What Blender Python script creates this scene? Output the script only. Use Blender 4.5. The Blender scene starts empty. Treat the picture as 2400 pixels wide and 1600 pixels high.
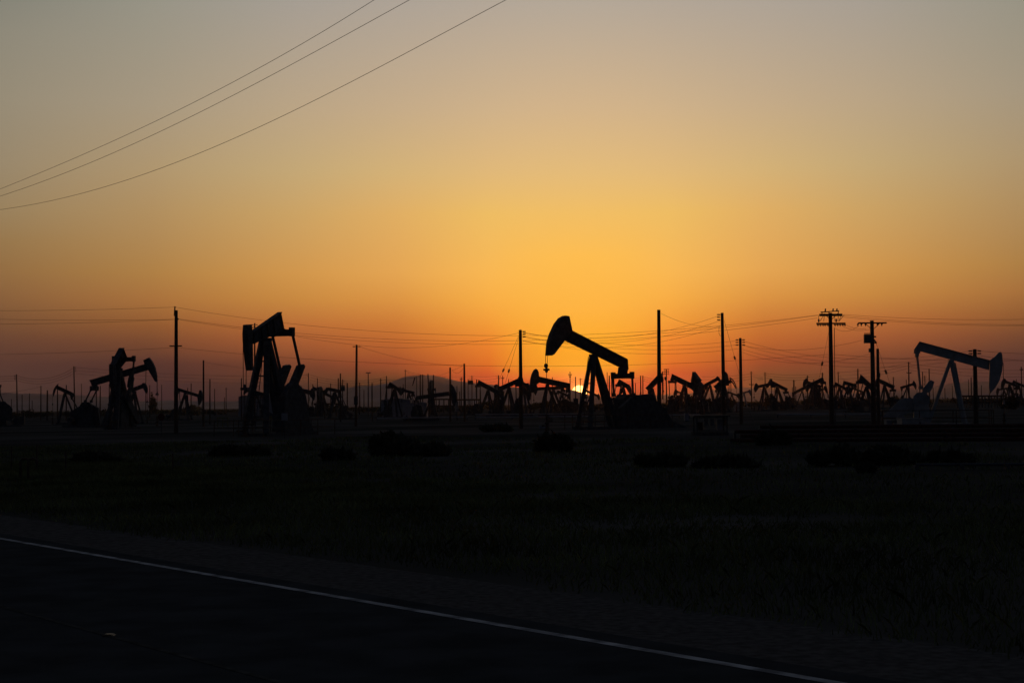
import bpy, math, random
import numpy as np
from mathutils import Vector, Matrix, noise

R = math.radians
rng = random.Random(7)
sc = bpy.context.scene
col = sc.collection

# ------------------------------------------------------------------ camera, sky, sun, exposure
F, CX, CY, CAMH = 3784.0, 1200.0, 800.0, 2.2          # focal length and centre in photograph pixels, eye height
PITCH, ROLL, SLOPE = math.atan(147 / F), 0.0061, 0.0079
_f = Vector((0, math.cos(PITCH), math.sin(PITCH)))
_r0, _u0 = Vector((1, 0, 0)), Vector((0, -math.sin(PITCH), math.cos(PITCH)))
_r = _r0 * math.cos(ROLL) - _u0 * math.sin(ROLL)
_u = _u0 * math.cos(ROLL) + _r0 * math.sin(ROLL)
cam = bpy.data.cameras.new('camera')
cam.sensor_width, cam.lens = 36, 36 * F / 2400
cam.clip_start, cam.clip_end = 0.1, 60000
cam_ob = bpy.data.objects.new('camera', cam)
cam_ob.matrix_world = Matrix(((_r.x, _u.x, -_f.x, 0), (_r.y, _u.y, -_f.y, 0), (_r.z, _u.z, -_f.z, CAMH), (0, 0, 0, 1)))
col.objects.link(cam_ob)
sc.camera = cam_ob
sc.view_settings.view_transform = 'Standard'
sc.view_settings.look = 'None'
sc.view_settings.exposure = 0
sc.view_settings.gamma = 1

def ray(u, v):
    return _f + _r * ((u - CX) / F) + _u * ((CY - v) / F)

SUN = ray(1358, 920).normalized()
SUN_AZ, SUN_EL = math.atan2(SUN.x, SUN.y), math.asin(SUN.z)

def srgb(c):
    return tuple((x / 12.92 if x <= .04045 else ((x + .055) / 1.055) ** 2.4) for x in (c[0] / 255, c[1] / 255, c[2] / 255))

world = bpy.data.worlds.new('World')
sc.world = world
world.use_nodes = True
W = world.node_tree
bg = W.nodes['Background']
def wn(t, **k):
    n = W.nodes.new(t)
    for a, b in k.items():
        setattr(n, a, b)
    return n
def wmath(op, a, b=None, clamp=False):
    n = wn('ShaderNodeMath', operation=op, use_clamp=clamp)
    for i, x in enumerate((a, b)):
        if x is None: continue
        if isinstance(x, (int, float)): n.inputs[i].default_value = x
        else: W.links.new(x, n.inputs[i])
    return n.outputs[0]
tc = wn('ShaderNodeTexCoord')
sep = wn('ShaderNodeSeparateXYZ')
W.links.new(tc.outputs['Generated'], sep.inputs[0])
elev = wmath('MULTIPLY', wmath('ARCSINE', sep.outputs[2]), 180 / math.pi)
epos = wmath('SQRT', wmath('DIVIDE', wmath('MAXIMUM', elev, 0.0), 90.0))
hl = wmath('SQRT', wmath('ADD', wmath('MULTIPLY', sep.outputs[0], sep.outputs[0]), wmath('MULTIPLY', sep.outputs[1], sep.outputs[1])))
hd = wmath('DIVIDE', wmath('ADD', wmath('MULTIPLY', sep.outputs[0], math.sin(SUN_AZ)), wmath('MULTIPLY', sep.outputs[1], math.cos(SUN_AZ))), wmath('MAXIMUM', hl, 1e-4))
daz = wmath('MULTIPLY', wmath('ARCCOSINE', wmath('MINIMUM', hd, 1.0)), 180 / math.pi)
def sky_ramp(stops):
    n = wn('ShaderNodeValToRGB')
    n.color_ramp.interpolation = 'LINEAR'
    e = n.color_ramp.elements
    stops = sorted(stops)
    while len(e) < len(stops): e.new(1.0)
    for el, (d, *c) in zip(e, stops):
        el.position = math.sqrt(d / 90); el.color = (*c, 1)
    W.links.new(epos, n.inputs[0])
    return n.outputs[0]
# dusk sky by height above the horizon: in the sun's direction, 11 degrees off, 20 degrees off, and the dim dome opposite
# linear sky radiance (height above the horizon, r, g, b) for directions 0 ... 20.5 degrees either side of the sun
SKY = {0: [(0.030, 0.0005, 0.0005, 0.0005), (0.712, 0.5984, 0.0005, 0.0005), (1.317, 0.8656, 0.3311, 0.0005), (2.225, 0.9551, 0.3957, 0.0146), (3.433, 0.9753, 0.4564, 0.0517), (5.239, 0.9772, 0.5098, 0.0800), (6.737, 0.8749, 0.5172, 0.1280), (8.225, 0.7651, 0.4986, 0.1948), (10.437, 0.6385, 0.4516, 0.2579), (14.050, 0.4517, 0.3872, 0.3144)],
       3.2: [(0.030, 0.0005, 0.0005, 0.0005), (1.014, 0.4768, 0.0190, 0.0005), (1.468, 0.6822, 0.1273, 0.0043), (2.225, 0.8135, 0.2214, 0.0178), (2.829, 0.8737, 0.3189, 0.0320), (3.735, 0.9244, 0.4214, 0.0573), (4.638, 0.9424, 0.4754, 0.0837), (6.737, 0.8478, 0.5089, 0.1262), (8.225, 0.7393, 0.4815, 0.1942), (10.437, 0.6120, 0.4410, 0.2576), (14.050, 0.4407, 0.3772, 0.3096)],
       6.5: [(0.030, 0.0005, 0.0005, 0.0063), (0.863, 0.0005, 0.0005, 0.0015), (1.468, 0.2554, 0.0380, 0.0123), (2.225, 0.4760, 0.1185, 0.0210), (2.829, 0.5730, 0.1776, 0.0298), (3.735, 0.7041, 0.2945, 0.0542), (4.638, 0.7737, 0.3743, 0.0842), (6.737, 0.7414, 0.4251, 0.1266), (8.225, 0.6529, 0.4441, 0.1873), (10.437, 0.5515, 0.4069, 0.2492), (14.050, 0.4152, 0.3628, 0.3055)],
       10: [(0.030, 0.0005, 0.0005, 0.0142), (0.712, 0.0005, 0.0005, 0.0082), (1.468, 0.1373, 0.0342, 0.0178), (2.225, 0.3503, 0.0928, 0.0278), (2.829, 0.4718, 0.1443, 0.0339), (3.735, 0.5788, 0.2502, 0.0504), (4.638, 0.6358, 0.3050, 0.0711), (6.737, 0.5971, 0.3655, 0.1291), (8.225, 0.5482, 0.3904, 0.1845), (10.437, 0.4873, 0.3722, 0.2380), (14.050, 0.3760, 0.3380, 0.2917)],
       15: [(0.030, 0.0005, 0.0005, 0.0162), (0.712, 0.0005, 0.0005, 0.0157), (1.468, 0.0580, 0.0202, 0.0210), (2.225, 0.1708, 0.0577, 0.0252), (2.829, 0.2688, 0.0955, 0.0278), (3.735, 0.3955, 0.1656, 0.0446), (4.638, 0.4267, 0.2157, 0.0595), (6.737, 0.4339, 0.2729, 0.1153), (8.225, 0.4239, 0.3026, 0.1602), (10.437, 0.3799, 0.3105, 0.2154), (14.050, 0.3050, 0.2918, 0.2384)],
       20.5: [(0.030, 0.0319, 0.0232, 0.0242), (1.014, 0.0612, 0.0273, 0.0252), (1.468, 0.0802, 0.0331, 0.0262), (2.225, 0.1221, 0.0497, 0.0296), (2.829, 0.1651, 0.0723, 0.0331), (3.735, 0.2346, 0.1119, 0.0437), (4.638, 0.2789, 0.1470, 0.0545), (5.600, 0.2961, 0.1779, 0.0723), (6.737, 0.3050, 0.2159, 0.1119), (8.225, 0.3050, 0.2384, 0.1500), (10.437, 0.2961, 0.2542, 0.1812), (12.617, 0.2623, 0.2423, 0.1878), (14.050, 0.2159, 0.2159, 0.1779)]}
HIGH = [(26, (104, 108, 112)), (40, (60, 68, 82)), (60, (44, 52, 66)), (90, (38, 46, 60))]
HIGH = [(d, *srgb(c)) for d, c in HIGH]
skyD = sky_ramp([(d, *srgb(c)) for d, c in ((0, (34, 36, 46)), (6, (42, 42, 52)), (15, (44, 46, 58)), (40, (42, 49, 63)), (90, (38, 46, 60)))])
def wmix(fac, a, b, mode='MIX'):
    n = wn('ShaderNodeMix', data_type='RGBA', blend_type=mode)
    n.clamp_result = False
    if isinstance(fac, (int, float)): n.inputs[0].default_value = fac
    else: W.links.new(fac, n.inputs[0])
    for i, x in ((6, a), (7, b)):
        if isinstance(x, tuple): n.inputs[i].default_value = x
        else: W.links.new(x, n.inputs[i])
    return n.outputs[2]
def wrange(x, a, b):
    n = wn('ShaderNodeMapRange', interpolation_type='SMOOTHSTEP')
    W.links.new(x, n.inputs[0]); n.inputs[1].default_value = a; n.inputs[2].default_value = b
    return n.outputs[0]
knots = sorted(SKY)
sky = sky_ramp(SKY[knots[0]] + HIGH)
for a, b in zip(knots, knots[1:]):
    f = wmath('DIVIDE', wmath('SUBTRACT', daz, a), b - a, True)
    if a == 0: f = wmath('MULTIPLY', f, f)
    sky = wmix(f, sky, sky_ramp(SKY[b] + HIGH))
sky = wmix(wrange(daz, 20.5, 75), sky, skyD)
# aureole round the sun and the sun's disc itself
vd = wn('ShaderNodeVectorMath', operation='DOT_PRODUCT')
W.links.new(tc.outputs['Generated'], vd.inputs[0]); vd.inputs[1].default_value = SUN
th = wmath('MULTIPLY', wmath('ARCCOSINE', wmath('MINIMUM', vd.outputs['Value'], 1.0)), 180 / math.pi)
g2 = wmath('EXPONENT', wmath('MULTIPLY', th, -1 / .30))
sky = wmix(g2, sky, (1.8, .85, .16, 1), 'ADD')
disc = wmath('LESS_THAN', th, .262)
sky = wmix(disc, sky, (3.6, 2.2, .62, 1), 'ADD')
nish = wn('ShaderNodeTexSky', sky_type='NISHITA', sun_disc=False)
nish.sun_elevation = R(1.0); nish.sun_rotation = SUN_AZ
nish.dust_density = 5
sky = wmix(.0015, sky, nish.outputs[0], 'ADD')
W.links.new(sky, bg.inputs[0])
bg.inputs[1].default_value = 1.0
world.cycles.sampling_method = 'MANUAL'
world.cycles.sample_map_resolution = 2048

sun = bpy.data.lights.new('sun', 'SUN')
sun.energy, sun.angle, sun.color = .24, R(.53), (1, .33, .09)
sun_ob = bpy.data.objects.new('sun', sun)
sun_ob.rotation_euler = (math.pi / 2 - SUN_EL, 0, -SUN_AZ + math.pi)
sun_ob.rotation_euler = (-SUN).to_track_quat('-Z', 'Y').to_euler()
col.objects.link(sun_ob)

# ------------------------------------------------------------------ helpers
def und(x, y):
    w = min(1, max(0, (y - 48) / 60)) * min(1, max(0, (1500 - y) / 600))
    return .16 * w * noise.noise(Vector((x * .035, y * .02, 3.1)))
def G(x, y): return SLOPE * x + und(x, y)
def ground(u, v):
    d = ray(u, v); t = CAMH / (SLOPE * d.x - d.z)
    return Vector((d.x * t, d.y * t, G(d.x * t, d.y * t)))
def at(u, v, y):
    d = ray(u, v); t = y / d.y
    return Vector((d.x * t, y, CAMH + d.z * t))
def dist_for(u, v, H):                       # how far a point H metres above the ground stands to be seen at (u, v)
    d = ray(u, v); t = (H - CAMH) / (d.z - SLOPE * d.x)
    return d.y * t

def mat(name, c, rough=.7, metal=0.0, var=.25, scale=6.0, bump=0.0, c2=None, spec=.2):
    m = bpy.data.materials.new(name); m.use_nodes = True
    t = m.node_tree; b = t.nodes['Principled BSDF']
    b.inputs['Roughness'].default_value = rough; b.inputs['Metallic'].default_value = metal; b.inputs['Specular IOR Level'].default_value = spec
    tcn = t.nodes.new('ShaderNodeTexCoord')
    nz = t.nodes.new('ShaderNodeTexNoise'); nz.inputs['Scale'].default_value = scale; nz.inputs['Detail'].default_value = 6
    t.links.new(tcn.outputs['Object'], nz.inputs['Vector'])
    rp = t.nodes.new('ShaderNodeValToRGB')
    a = c2 or tuple(x * (1 - var) for x in c); z = tuple(min(1, x * (1 + var)) for x in c)
    rp.color_ramp.elements[0].position = .35; rp.color_ramp.elements[1].position = .65
    rp.color_ramp.elements[0].color = (*a, 1); rp.color_ramp.elements[1].color = (*z, 1)
    t.links.new(nz.outputs[0], rp.inputs[0]); t.links.new(rp.outputs[0], b.inputs['Base Color'])
    if bump:
        bn = t.nodes.new('ShaderNodeBump'); bn.inputs['Strength'].default_value = bump
        t.links.new(nz.outputs[0], bn.inputs['Height']); t.links.new(bn.outputs[0], b.inputs['Normal'])
    return m
M = dict(
    steel=mat('dark_painted_steel', (.045, .05, .055), .75, 0, .35, 3),
    rust=mat('rusty_steel', (.06, .04, .03), .85, 0, .4, 4),
    blue=mat('blue_grey_paint', (.190, .205, .205), .6, 0, .15, 2.5),
    pale=mat('pale_paint', (.16, .18, .20), .7, 0, .15, 2),
    red=mat('red_paint', (.07, .010, .010), .6, 0, .2, 3),
    redpipe=mat('rusty_red_pipe', (.045, .018, .014), .85, 0, .4, 5),
    yellow=mat('yellow_paint', (.12, .10, .03), .6, 0, .2, 3),
    wood=mat('weathered_wood_pole', (.055, .04, .03), .9, 0, .35, 8),
    wire=mat('wire_metal', (.05, .045, .04), .7, 0, .1, 1),
    glass=mat('insulator_porcelain', (.08, .06, .05), .4, 0, .1, 4),
    wall=mat('corrugated_wall', (.17, .178, .19), .8, 0, .12, 1.5),
    leaf=mat('dry_shrub_leaves', (.048, .049, .034), .9, 0, .4, 1.2, spec=.0),
    stem=mat('shrub_stem', (.05, .04, .03), .9, 0, .3, 5, spec=.0),
    grass=mat('verge_grass', (.105, .120, .048), .9, 0, .45, .35, spec=.0),
    dirt=mat('dry_dirt', (.072, .067, .061), .95, 0, .25, .05, .15, (.028, .029, .024), spec=.0),
    asphalt=mat('asphalt', (.043, .045, .046), .9, 0, .22, 1.3, .1, spec=.0),
    gravel=mat('gravel_shoulder', (.076, .071, .066), .95, 0, .28, 9, .25, spec=.0),
    paint=mat('white_road_paint', (.38, .385, .385), .8, 0, .2, 3, 0, (.17, .17, .17), spec=.0),
    oldpaint=mat('worn_yellow_paint', (.052, .052, .048), .8, 0, .3, 5, spec=.0),
    amber=mat('amber_reflector', (.12, .095, .06), .6, 0, .1, 5),
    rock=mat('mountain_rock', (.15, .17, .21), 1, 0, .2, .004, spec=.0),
)

class MB:
    def __init__(s): s.v, s.f = [], []
    def add(s, vs, fs):
        n = len(s.v); s.v += [tuple(p) for p in vs]; s.f += [tuple(i + n for i in f) for f in fs]; return s
    def box(s, c, d):
        x, y, z = c; a, b, e = d[0] / 2, d[1] / 2, d[2] / 2
        return s.add([(x + i * a, y + j * b, z + k * e) for i in (-1, 1) for j in (-1, 1) for k in (-1, 1)],
                     [(0, 1, 3, 2), (4, 6, 7, 5), (0, 4, 5, 1), (2, 3, 7, 6), (0, 2, 6, 4), (1, 5, 7, 3)])
    def bar(s, p, q, w, h=None, up=(0, 0, 1)):
        p, q = Vector(p), Vector(q); h = h or w; d = (q - p).normalized()
        a = d.cross(Vector(up))
        if a.length < 1e-3: a = d.cross(Vector((0, 1, 0)))
        a.normalize(); b = a.cross(d)
        vs = [e + a * (i * w / 2) + b * (j * h / 2) for e in (p, q) for i, j in ((-1, -1), (1, -1), (1, 1), (-1, 1))]
        return s.add(vs, [(0, 3, 2, 1), (4, 5, 6, 7), (0, 1, 5, 4), (1, 2, 6, 5), (2, 3, 7, 6), (3, 0, 4, 7)])
    def tube(s, p, q, r, r2=None, n=8, caps=True):
        p, q = Vector(p), Vector(q); r2 = r if r2 is None else r2; d = (q - p).normalized()
        a = d.orthogonal().normalized(); b = d.cross(a)
        vs = [e + (a * math.cos(t) + b * math.sin(t)) * rr for e, rr in ((p, r), (q, r2)) for t in (2 * math.pi * k / n for k in range(n))]
        fs = [(k, (k + 1) % n, n + (k + 1) % n, n + k) for k in range(n)]
        if caps: fs += [tuple(reversed(range(n))), tuple(range(n, 2 * n))]
        return s.add(vs, fs)
    def path(s, pts, r, n=5):
        pts = [Vector(p) for p in pts]; vs = []; fs = []
        rr = r if isinstance(r, (list, tuple)) else [r] * len(pts)
        for i, p in enumerate(pts):
            d = (pts[min(i + 1, len(pts) - 1)] - pts[max(i - 1, 0)]).normalized()
            a = d.cross(Vector((0, 0, 1)))
            if a.length < 1e-3: a = Vector((1, 0, 0))
            a.normalize(); b = a.cross(d)
            vs += [p + (a * math.cos(t) + b * math.sin(t)) * rr[i] for t in (2 * math.pi * k / n for k in range(n))]
        for i in range(len(pts) - 1):
            fs += [(i * n + k, i * n + (k + 1) % n, (i + 1) * n + (k + 1) % n, (i + 1) * n + k) for k in range(n)]
        fs += [tuple(reversed(range(n))), tuple(range((len(pts) - 1) * n, len(pts) * n))]
        return s.add(vs, fs)
    def poly(s, pr, y0, y1):                 # a profile in (x, z) given thickness along y
        n = len(pr)
        vs = [(x, y0, z) for x, z in pr] + [(x, y1, z) for x, z in pr]
        return s.add(vs, [tuple(range(n)), tuple(reversed(range(n, 2 * n)))] + [(k, n + k, n + (k + 1) % n, (k + 1) % n) for k in range(n)])
    def lathe(s, c, prof, n=10):             # profile of (radius, z)
        x, y, z = c
        vs = [(x + r * math.cos(2 * math.pi * k / n), y + r * math.sin(2 * math.pi * k / n), z + h) for r, h in prof for k in range(n)]
        m = len(prof)
        fs = [(i * n + k, i * n + (k + 1) % n, (i + 1) * n + (k + 1) % n, (i + 1) * n + k) for i in range(m - 1) for k in range(n)]
        fs += [tuple(reversed(range(n))), tuple(range((m - 1) * n, m * n))]
        return s.add(vs, fs)
    def build(s, name, m, parent=None):
        me = bpy.data.meshes.new(name); me.from_pydata(s.v, [], s.f); me.update()
        me.materials.append(M[m] if isinstance(m, str) else m)
        o = bpy.data.objects.new(name, me); col.objects.link(o)
        if parent: o.parent = parent
        return o
def tag(o, label=None, cat=None, group=None, kind=None):
    for k, x in (('label', label), ('category', cat), ('group', group), ('kind', kind)):
        if x: o[k] = x
    return o
def thing(name, label, cat, loc, rz=0, group=None):
    o = bpy.data.objects.new(name, None); o.empty_display_size = .3; col.objects.link(o)
    o.location = loc; o.rotation_euler = (0, 0, rz)
    return tag(o, label, cat, group)

# ------------------------------------------------------------------ the setting: ground, road, hills
def sheet(name, m, pts, lift):
    me = MB().add([Vector((p[0], p[1], SLOPE * p[0] + lift)) for p in pts], [tuple(range(len(pts)))])
    return tag(me.build(name, m), kind='structure')
ys = [-80, -40, -15, -5, 0, 4, 8, 12, 16, 20, 25, 30, 36, 42, 48] + [48 * (1.028 ** k) for k in range(1, 205)]
ys = [y for y in ys if y < 13000] + [13000]
nx = 90; vs = []; fs = []
for y in ys:
    hw = 60 + abs(y) * .62
    for i in range(nx + 1):
        x = (i / nx * 2 - 1) * hw
        vs.append((x, y, G(x, y)))
for j in range(len(ys) - 1):
    for i in range(nx):
        a = j * (nx + 1) + i; fs.append((a, a + 1, a + nx + 2, a + nx + 1))
tag(MB().add(vs, fs).build('ground', 'dirt'), kind='structure')

E0, E1 = ground(0, 1263), ground(1945, 1601)
e = Vector((E1.x - E0.x, E1.y - E0.y, 0)).normalized(); nrm = Vector((-e.y, e.x, 0))
if nrm.y < 0: nrm = -nrm
def road_pt(along, off): return Vector((E0.x, E0.y, 0)) + e * along + nrm * off
def off_of(p): return (Vector((p.x, p.y, 0)) - Vector((E0.x, E0.y, 0))).dot(nrm)
SH = off_of(ground(1200, 1372))
def strip(name, m, o0, o1, lift, a0=-150, a1=80): return sheet(name, m, [road_pt(a0, o0), road_pt(a1, o0), road_pt(a1, o1), road_pt(a0, o1)], lift)
strip('gravel_shoulder', 'gravel', -12, SH, .006)
strip('road', 'asphalt', -8.6, .42, .012)
strip('edge_line', 'paint', -.06, .06, .016)
CO = off_of(ground(255, 1492)); 
strip('centre_line', 'oldpaint', CO - .035, CO + .035, .016)
p = ground(255, 1492)
st = MB().add([(-.06, -.05, 0), (.06, -.05, 0), (.06, .05, 0), (-.06, .05, 0), (-.03, -.05, .02), (.03, -.05, .02), (.03, .05, .02), (-.03, .05, .02)],
              [(3, 2, 1, 0), (4, 5, 6, 7), (0, 1, 5, 4), (1, 2, 6, 5), (2, 3, 7, 6), (3, 0, 4, 7)]).build('road_stud', 'amber')
st.location = (p.x, p.y, SLOPE * p.x + .017); st.scale = (1.0, .9, .8)
tag(st, 'small amber reflector stud on the worn centre line of the road', 'road stud')

def hills(name, ridge, depth, back):
    pts = []
    u = ridge[0][0]
    while u <= ridge[-1][0]:
        for (a, va), (b, vb) in zip(ridge, ridge[1:]):
            if a <= u <= b:
                t = (u - a) / (b - a); t = t * t * (3 - 2 * t) * .6 + t * .4; v = va + (vb - va) * t; break
        v += noise.noise(Vector((u * .03, depth * .01, 0))) * 1.3 + noise.noise(Vector((u * .11, depth * .01, 5))) * .5
        pts.append((u, v)); u += 8
    n = len(pts); vs = []
    rows = ((-back, 0.0), (-back * .66, .30), (-back * .33, .68), (0, 1.0), (back * .6, .6), (back * 1.2, 0.0))
    for k, (dy, h) in enumerate(rows):
        for u, v in pts:
            q = at(u, v, depth); b = SLOPE * q.x * (depth + dy) / depth - 15
            jag = noise.noise(Vector((q.x * .0012, dy * .002, 2))) * .12 if 0 < h < 1 else 0
            vs.append((q.x, depth + dy, b + (q.z - b) * max(0, h + jag)))
    fs = [(k * n + i, k * n + i + 1, (k + 1) * n + i + 1, (k + 1) * n + i) for k in range(len(rows) - 1) for i in range(n - 1)]
    tag(MB().add(vs, fs).build(name, 'rock'), kind='structure')
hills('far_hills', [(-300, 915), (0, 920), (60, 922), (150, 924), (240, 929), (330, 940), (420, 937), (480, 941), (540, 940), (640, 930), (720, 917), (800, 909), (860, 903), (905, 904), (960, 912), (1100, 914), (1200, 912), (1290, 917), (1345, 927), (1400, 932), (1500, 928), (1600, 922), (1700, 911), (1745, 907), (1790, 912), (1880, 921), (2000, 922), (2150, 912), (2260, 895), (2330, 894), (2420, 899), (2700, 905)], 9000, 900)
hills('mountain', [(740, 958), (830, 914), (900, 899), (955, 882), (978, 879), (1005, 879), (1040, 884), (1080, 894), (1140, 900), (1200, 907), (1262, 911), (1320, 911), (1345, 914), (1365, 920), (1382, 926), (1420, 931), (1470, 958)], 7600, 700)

# ------------------------------------------------------------------ pumpjacks
def arc(T, B, sag, n=7):
    T, B = Vector(T), Vector(B); d = B - T; nn = Vector((d.y, -d.x)).normalized()
    if nn.x < 0: nn = -nn
    return [T + d * t + nn * (sag * 4 * t * (1 - t)) for t in (k / n for k in range(n + 1))]

def jack(label, side, yaw, piv, tail=None, head=None, htop=None, hbot=None, H=5.8, base=None, beam4=None, headpoly=None, eqw=1.9,
         gear=None, pin=None, crank=None, guard=None, m='steel', group='pumpjacks across the far oil field', big=False, rail=False, ladder_head=False, crankdeg=None, wide=.34, eqpx=None, car=None, legw=.32, tailpoly=None, neck=None, barcrank=False, wyf=.14, gwm=None, bd=.67):
    if base is not None:
        D = ground(piv[0], base).y
    else:
        D = dist_for(piv[0], piv[1], H)
    P = at(piv[0], piv[1], D); z0 = G(P.x, P.y); Hp = P.z - z0
    psi = R(180 + yaw) if side == 'L' else R(-yaw)
    dx, dy = math.cos(psi), math.sin(psi)
    def loc(u, v):
        d = ray(u, v); det = d.x * -dy + d.y * dx
        t = (P.x * -dy + P.y * dx) / det
        x, y = d.x * t, d.y * t
        return Vector(((x - P.x) * dx + (y - P.y) * dy, CAMH + d.z * t - z0))
    k = Hp / 6.0
    root = thing('pumpjack', label, 'pumpjack', (P.x, P.y, z0), psi, group)
    # walking beam
    if beam4:
        tt, ht, hb, tb = [loc(*q) for q in beam4]
    else:
        a, b = loc(*tail), loc(*head); d = (b - a).normalized(); n = Vector((-d.y, d.x)); hd_ = bd * k / 2
        tt, ht, hb, tb = a + n * hd_, b + n * hd_, b - n * hd_, a - n * hd_
    fw = wide * k; ft = .05 * k
    bm = MB().poly([tt, ht, hb, tb], -.03 * k, .03 * k)
    dt = (ht - tt).normalized(); nt = Vector((-dt.y, dt.x)) * ft
    db = (hb - tb).normalized(); nb = Vector((-db.y, db.x)) * ft
    bm.poly([tt, ht, ht - nt, tt - nt], -fw / 2, fw / 2).poly([tb + nb, hb + nb, hb, tb], -fw / 2, fw / 2)
    for t in (.02, .3, .5, .7, .97):
        a, b = tt.lerp(ht, t), tb.lerp(hb, t)
        bm.bar((a.x, 0, a.y), (b.x, 0, b.y), .8 * fw, .03 * k)
    if tailpoly: bm.poly([loc(*q) for q in tailpoly], -fw * .45, fw * .45)
    bm.build('walking_beam', m, root)
    tm, hm = (tt + tb) / 2, (ht + hb) / 2
    # horse head
    if headpoly:
        hp = [loc(*q) for q in headpoly]
    else:
        T, B = loc(*htop), loc(*hbot); L = (B - T).length
        cen = (T + B) / 2; s = .17 * L
        hp = arc(T, B, s, 8)
        back = (T - hm); 
        hp += [Vector((hb.x - .05, hb.y)), Vector((ht.x - .05, ht.y))]
        if T.x - ht.x > .3: hp.append(Vector((T.x - .28 * k, T.y)))
    hw = .42 * k
    if ladder_head:
        hd_m = MB()
        o_ = [loc(*q) for q in headpoly[:6]]; i_ = [loc(*q) for q in headpoly[6:]][::-1]
        for pl in (o_, i_):
            hd_m.path([(q.x, 0, q.y) for q in pl], .11 * k, 6)
        for a, b in zip(o_[1:], i_[1:]): hd_m.bar((a.x, 0, a.y), (b.x, 0, b.y), hw, .12 * k)
    else:
        hd_m = MB().poly(hp, -hw / 2, hw / 2)
    hd_m.build('horse_head', m, root)
    fx = max(hp, key=lambda q: q.x); low = min(hp, key=lambda q: q.y)
    # bridle, carrier bar, polished rod, wellhead
    zc = loc(*car).y if car else max(1.7 * k, min(low.y - .5 * k, low.y * .72)); wx = fx.x + .04 * k
    zb = (fx.y + low.y) / 2
    for s_ in (-1, 1): MB().path([(wx, s_ * .12 * k, fx.y), (wx, s_ * .12 * k, zb), (wx, s_ * .10 * k, zc)], .022 * k, 5).build('bridle', 'wire', root)
    MB().box((wx, 0, zc), (.22 * k, .5 * k, .16 * k)).lathe((wx, 0, zc + .08 * k), [(.09 * k, 0), (.09 * k, .16 * k), (.05 * k, .2 * k)], 8).build('carrier_bar', m, root)
    if car: MB().lathe((wx + .05, 0, zc + .12 * k), [(.05, 0), (.15 * k, .08 * k), (.17 * k, .2 * k), (.13 * k, .32 * k), (.04, .38 * k)], 10).lathe((wx, 0, zc - .25 * k), [(.05, 0), (.12 * k, .06 * k), (.12 * k, .2 * k), (.26 * k, .22 * k), (.26 * k, .26 * k), (.1 * k, .3 * k)], 10).build('load_cell', m, root)
    MB().tube((wx, 0, 1.1 * k), (wx, 0, zc), .028 * k, n=6).build('polished_rod', 'wire', root)
    wh = MB().lathe((wx, 0, 0), [(.22 * k, 0), (.22 * k, .12 * k), (.11 * k, .14 * k), (.11 * k, .5 * k), (.19 * k, .52 * k), (.19 * k, .62 * k), (.09 * k, .64 * k), (.09 * k, 1.0 * k), (.13 * k, 1.02 * k), (.06 * k, 1.25 * k)], 10)
    wh.tube((wx, 0, .75 * k), (wx + .1, .8 * k, .75 * k), .06 * k, n=8).tube((wx, 0, .35 * k), (wx, -.6 * k, .35 * k), .06 * k, n=8)
    wh.lathe((wx + .1, .7 * k, .8 * k), [(.03, 0), (.03, .15), (.14, .16), (.14, .19), (.03, .2)], 8)
    wh.build('wellhead', 'rust', root)
    # samson post
    bz = (tb.y + (hb.y - tb.y) * (0 - tb.x) / max(.01, hb.x - tb.x))
    ap = bz - .22 * k
    MB().box((0, 0, bz - .11 * k), (.5 * k, .6 * k, .2 * k)).tube((0, -.42 * k, bz - .14 * k), (0, .42 * k, bz - .14 * k), .13 * k, n=10).build('saddle_bearing', m, root)
    lf, lr, wy = .19 * Hp, .36 * Hp, wyf * Hp
    lw = legw * k
    for s_ in (-1, 1):
        MB().bar((lf, s_ * wy, .2), (.08 * k, s_ * .16 * k, ap), lw, lw).box((lf, s_ * wy, .12), (.45 * k, .45 * k, .2)).build('leg', m, root)
    for s_ in (-1, 1):
        MB().bar((-lr, s_ * wy * .5, .2), (-.10 * k, s_ * .12 * k, ap), lw * .9, lw * .9).box((-lr, s_ * wy * .5, .12), (.4 * k, .35 * k, .2)).build('leg', m, root)
    for t in (.18, .42, .62, .78):
        x = lf + (.08 * k - lf) * t; y_ = wy + (.16 * k - wy) * t; z = .2 + (ap - .2) * t
        MB().bar((x, -y_, z), (x, y_, z), .09 * k).build('cross_brace', m, root)
    if big:
        ld = MB()
        for s_ in (-.2, .2):
            ld.bar((lf + .12, s_ - .1, .3), (.30, s_ - .1, Hp - .1), .045)
        for i in range(int(Hp / .32)):
            t = (i + .6) * .32 / Hp; x = lf + .12 + (.30 - lf - .12) * t
            ld.bar((x, -.3, .3 + (Hp - .4) * t), (x, .1, .3 + (Hp - .4) * t), .035)
        ld.build('ladder', m, root)
    # tail bearing, equalizer, pitmans
    dbm = (hm - tm).normalized(); nn = Vector((dbm.y, -dbm.x))
    ex, ez = tb.x + dbm.x * .28 * k, tb.y + dbm.y * .28 * k - .38 * k
    if eqpx: ex, ez = loc(*eqpx)
    nk = [tuple(loc(*q)) for q in neck] if neck else None
    MB().poly(nk or [(tb.x + .02, tb.y + .02), (tb.x + .6 * k * dbm.x, tb.y + .6 * k * dbm.y + .02), (ex + .3 * k, ez + .1 * k), (ex - .3 * k, ez + .1 * k)], -.22 * k, .22 * k).build('tail_bearing', m, root)
    eq = MB().bar((ex, -eqw / 2, ez), (ex, eqw / 2, ez), .24 * k, .42 * k)
    for s_ in (-1, 1): eq.box((ex, s_ * (eqw / 2 - .08 * k), ez + .05 * k), (.32 * k, .26 * k, .56 * k))
    eq.build('equalizer', m, root)
    g = loc(*gear) if gear else Vector((ex - .05 * Hp, .33 * Hp))
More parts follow.
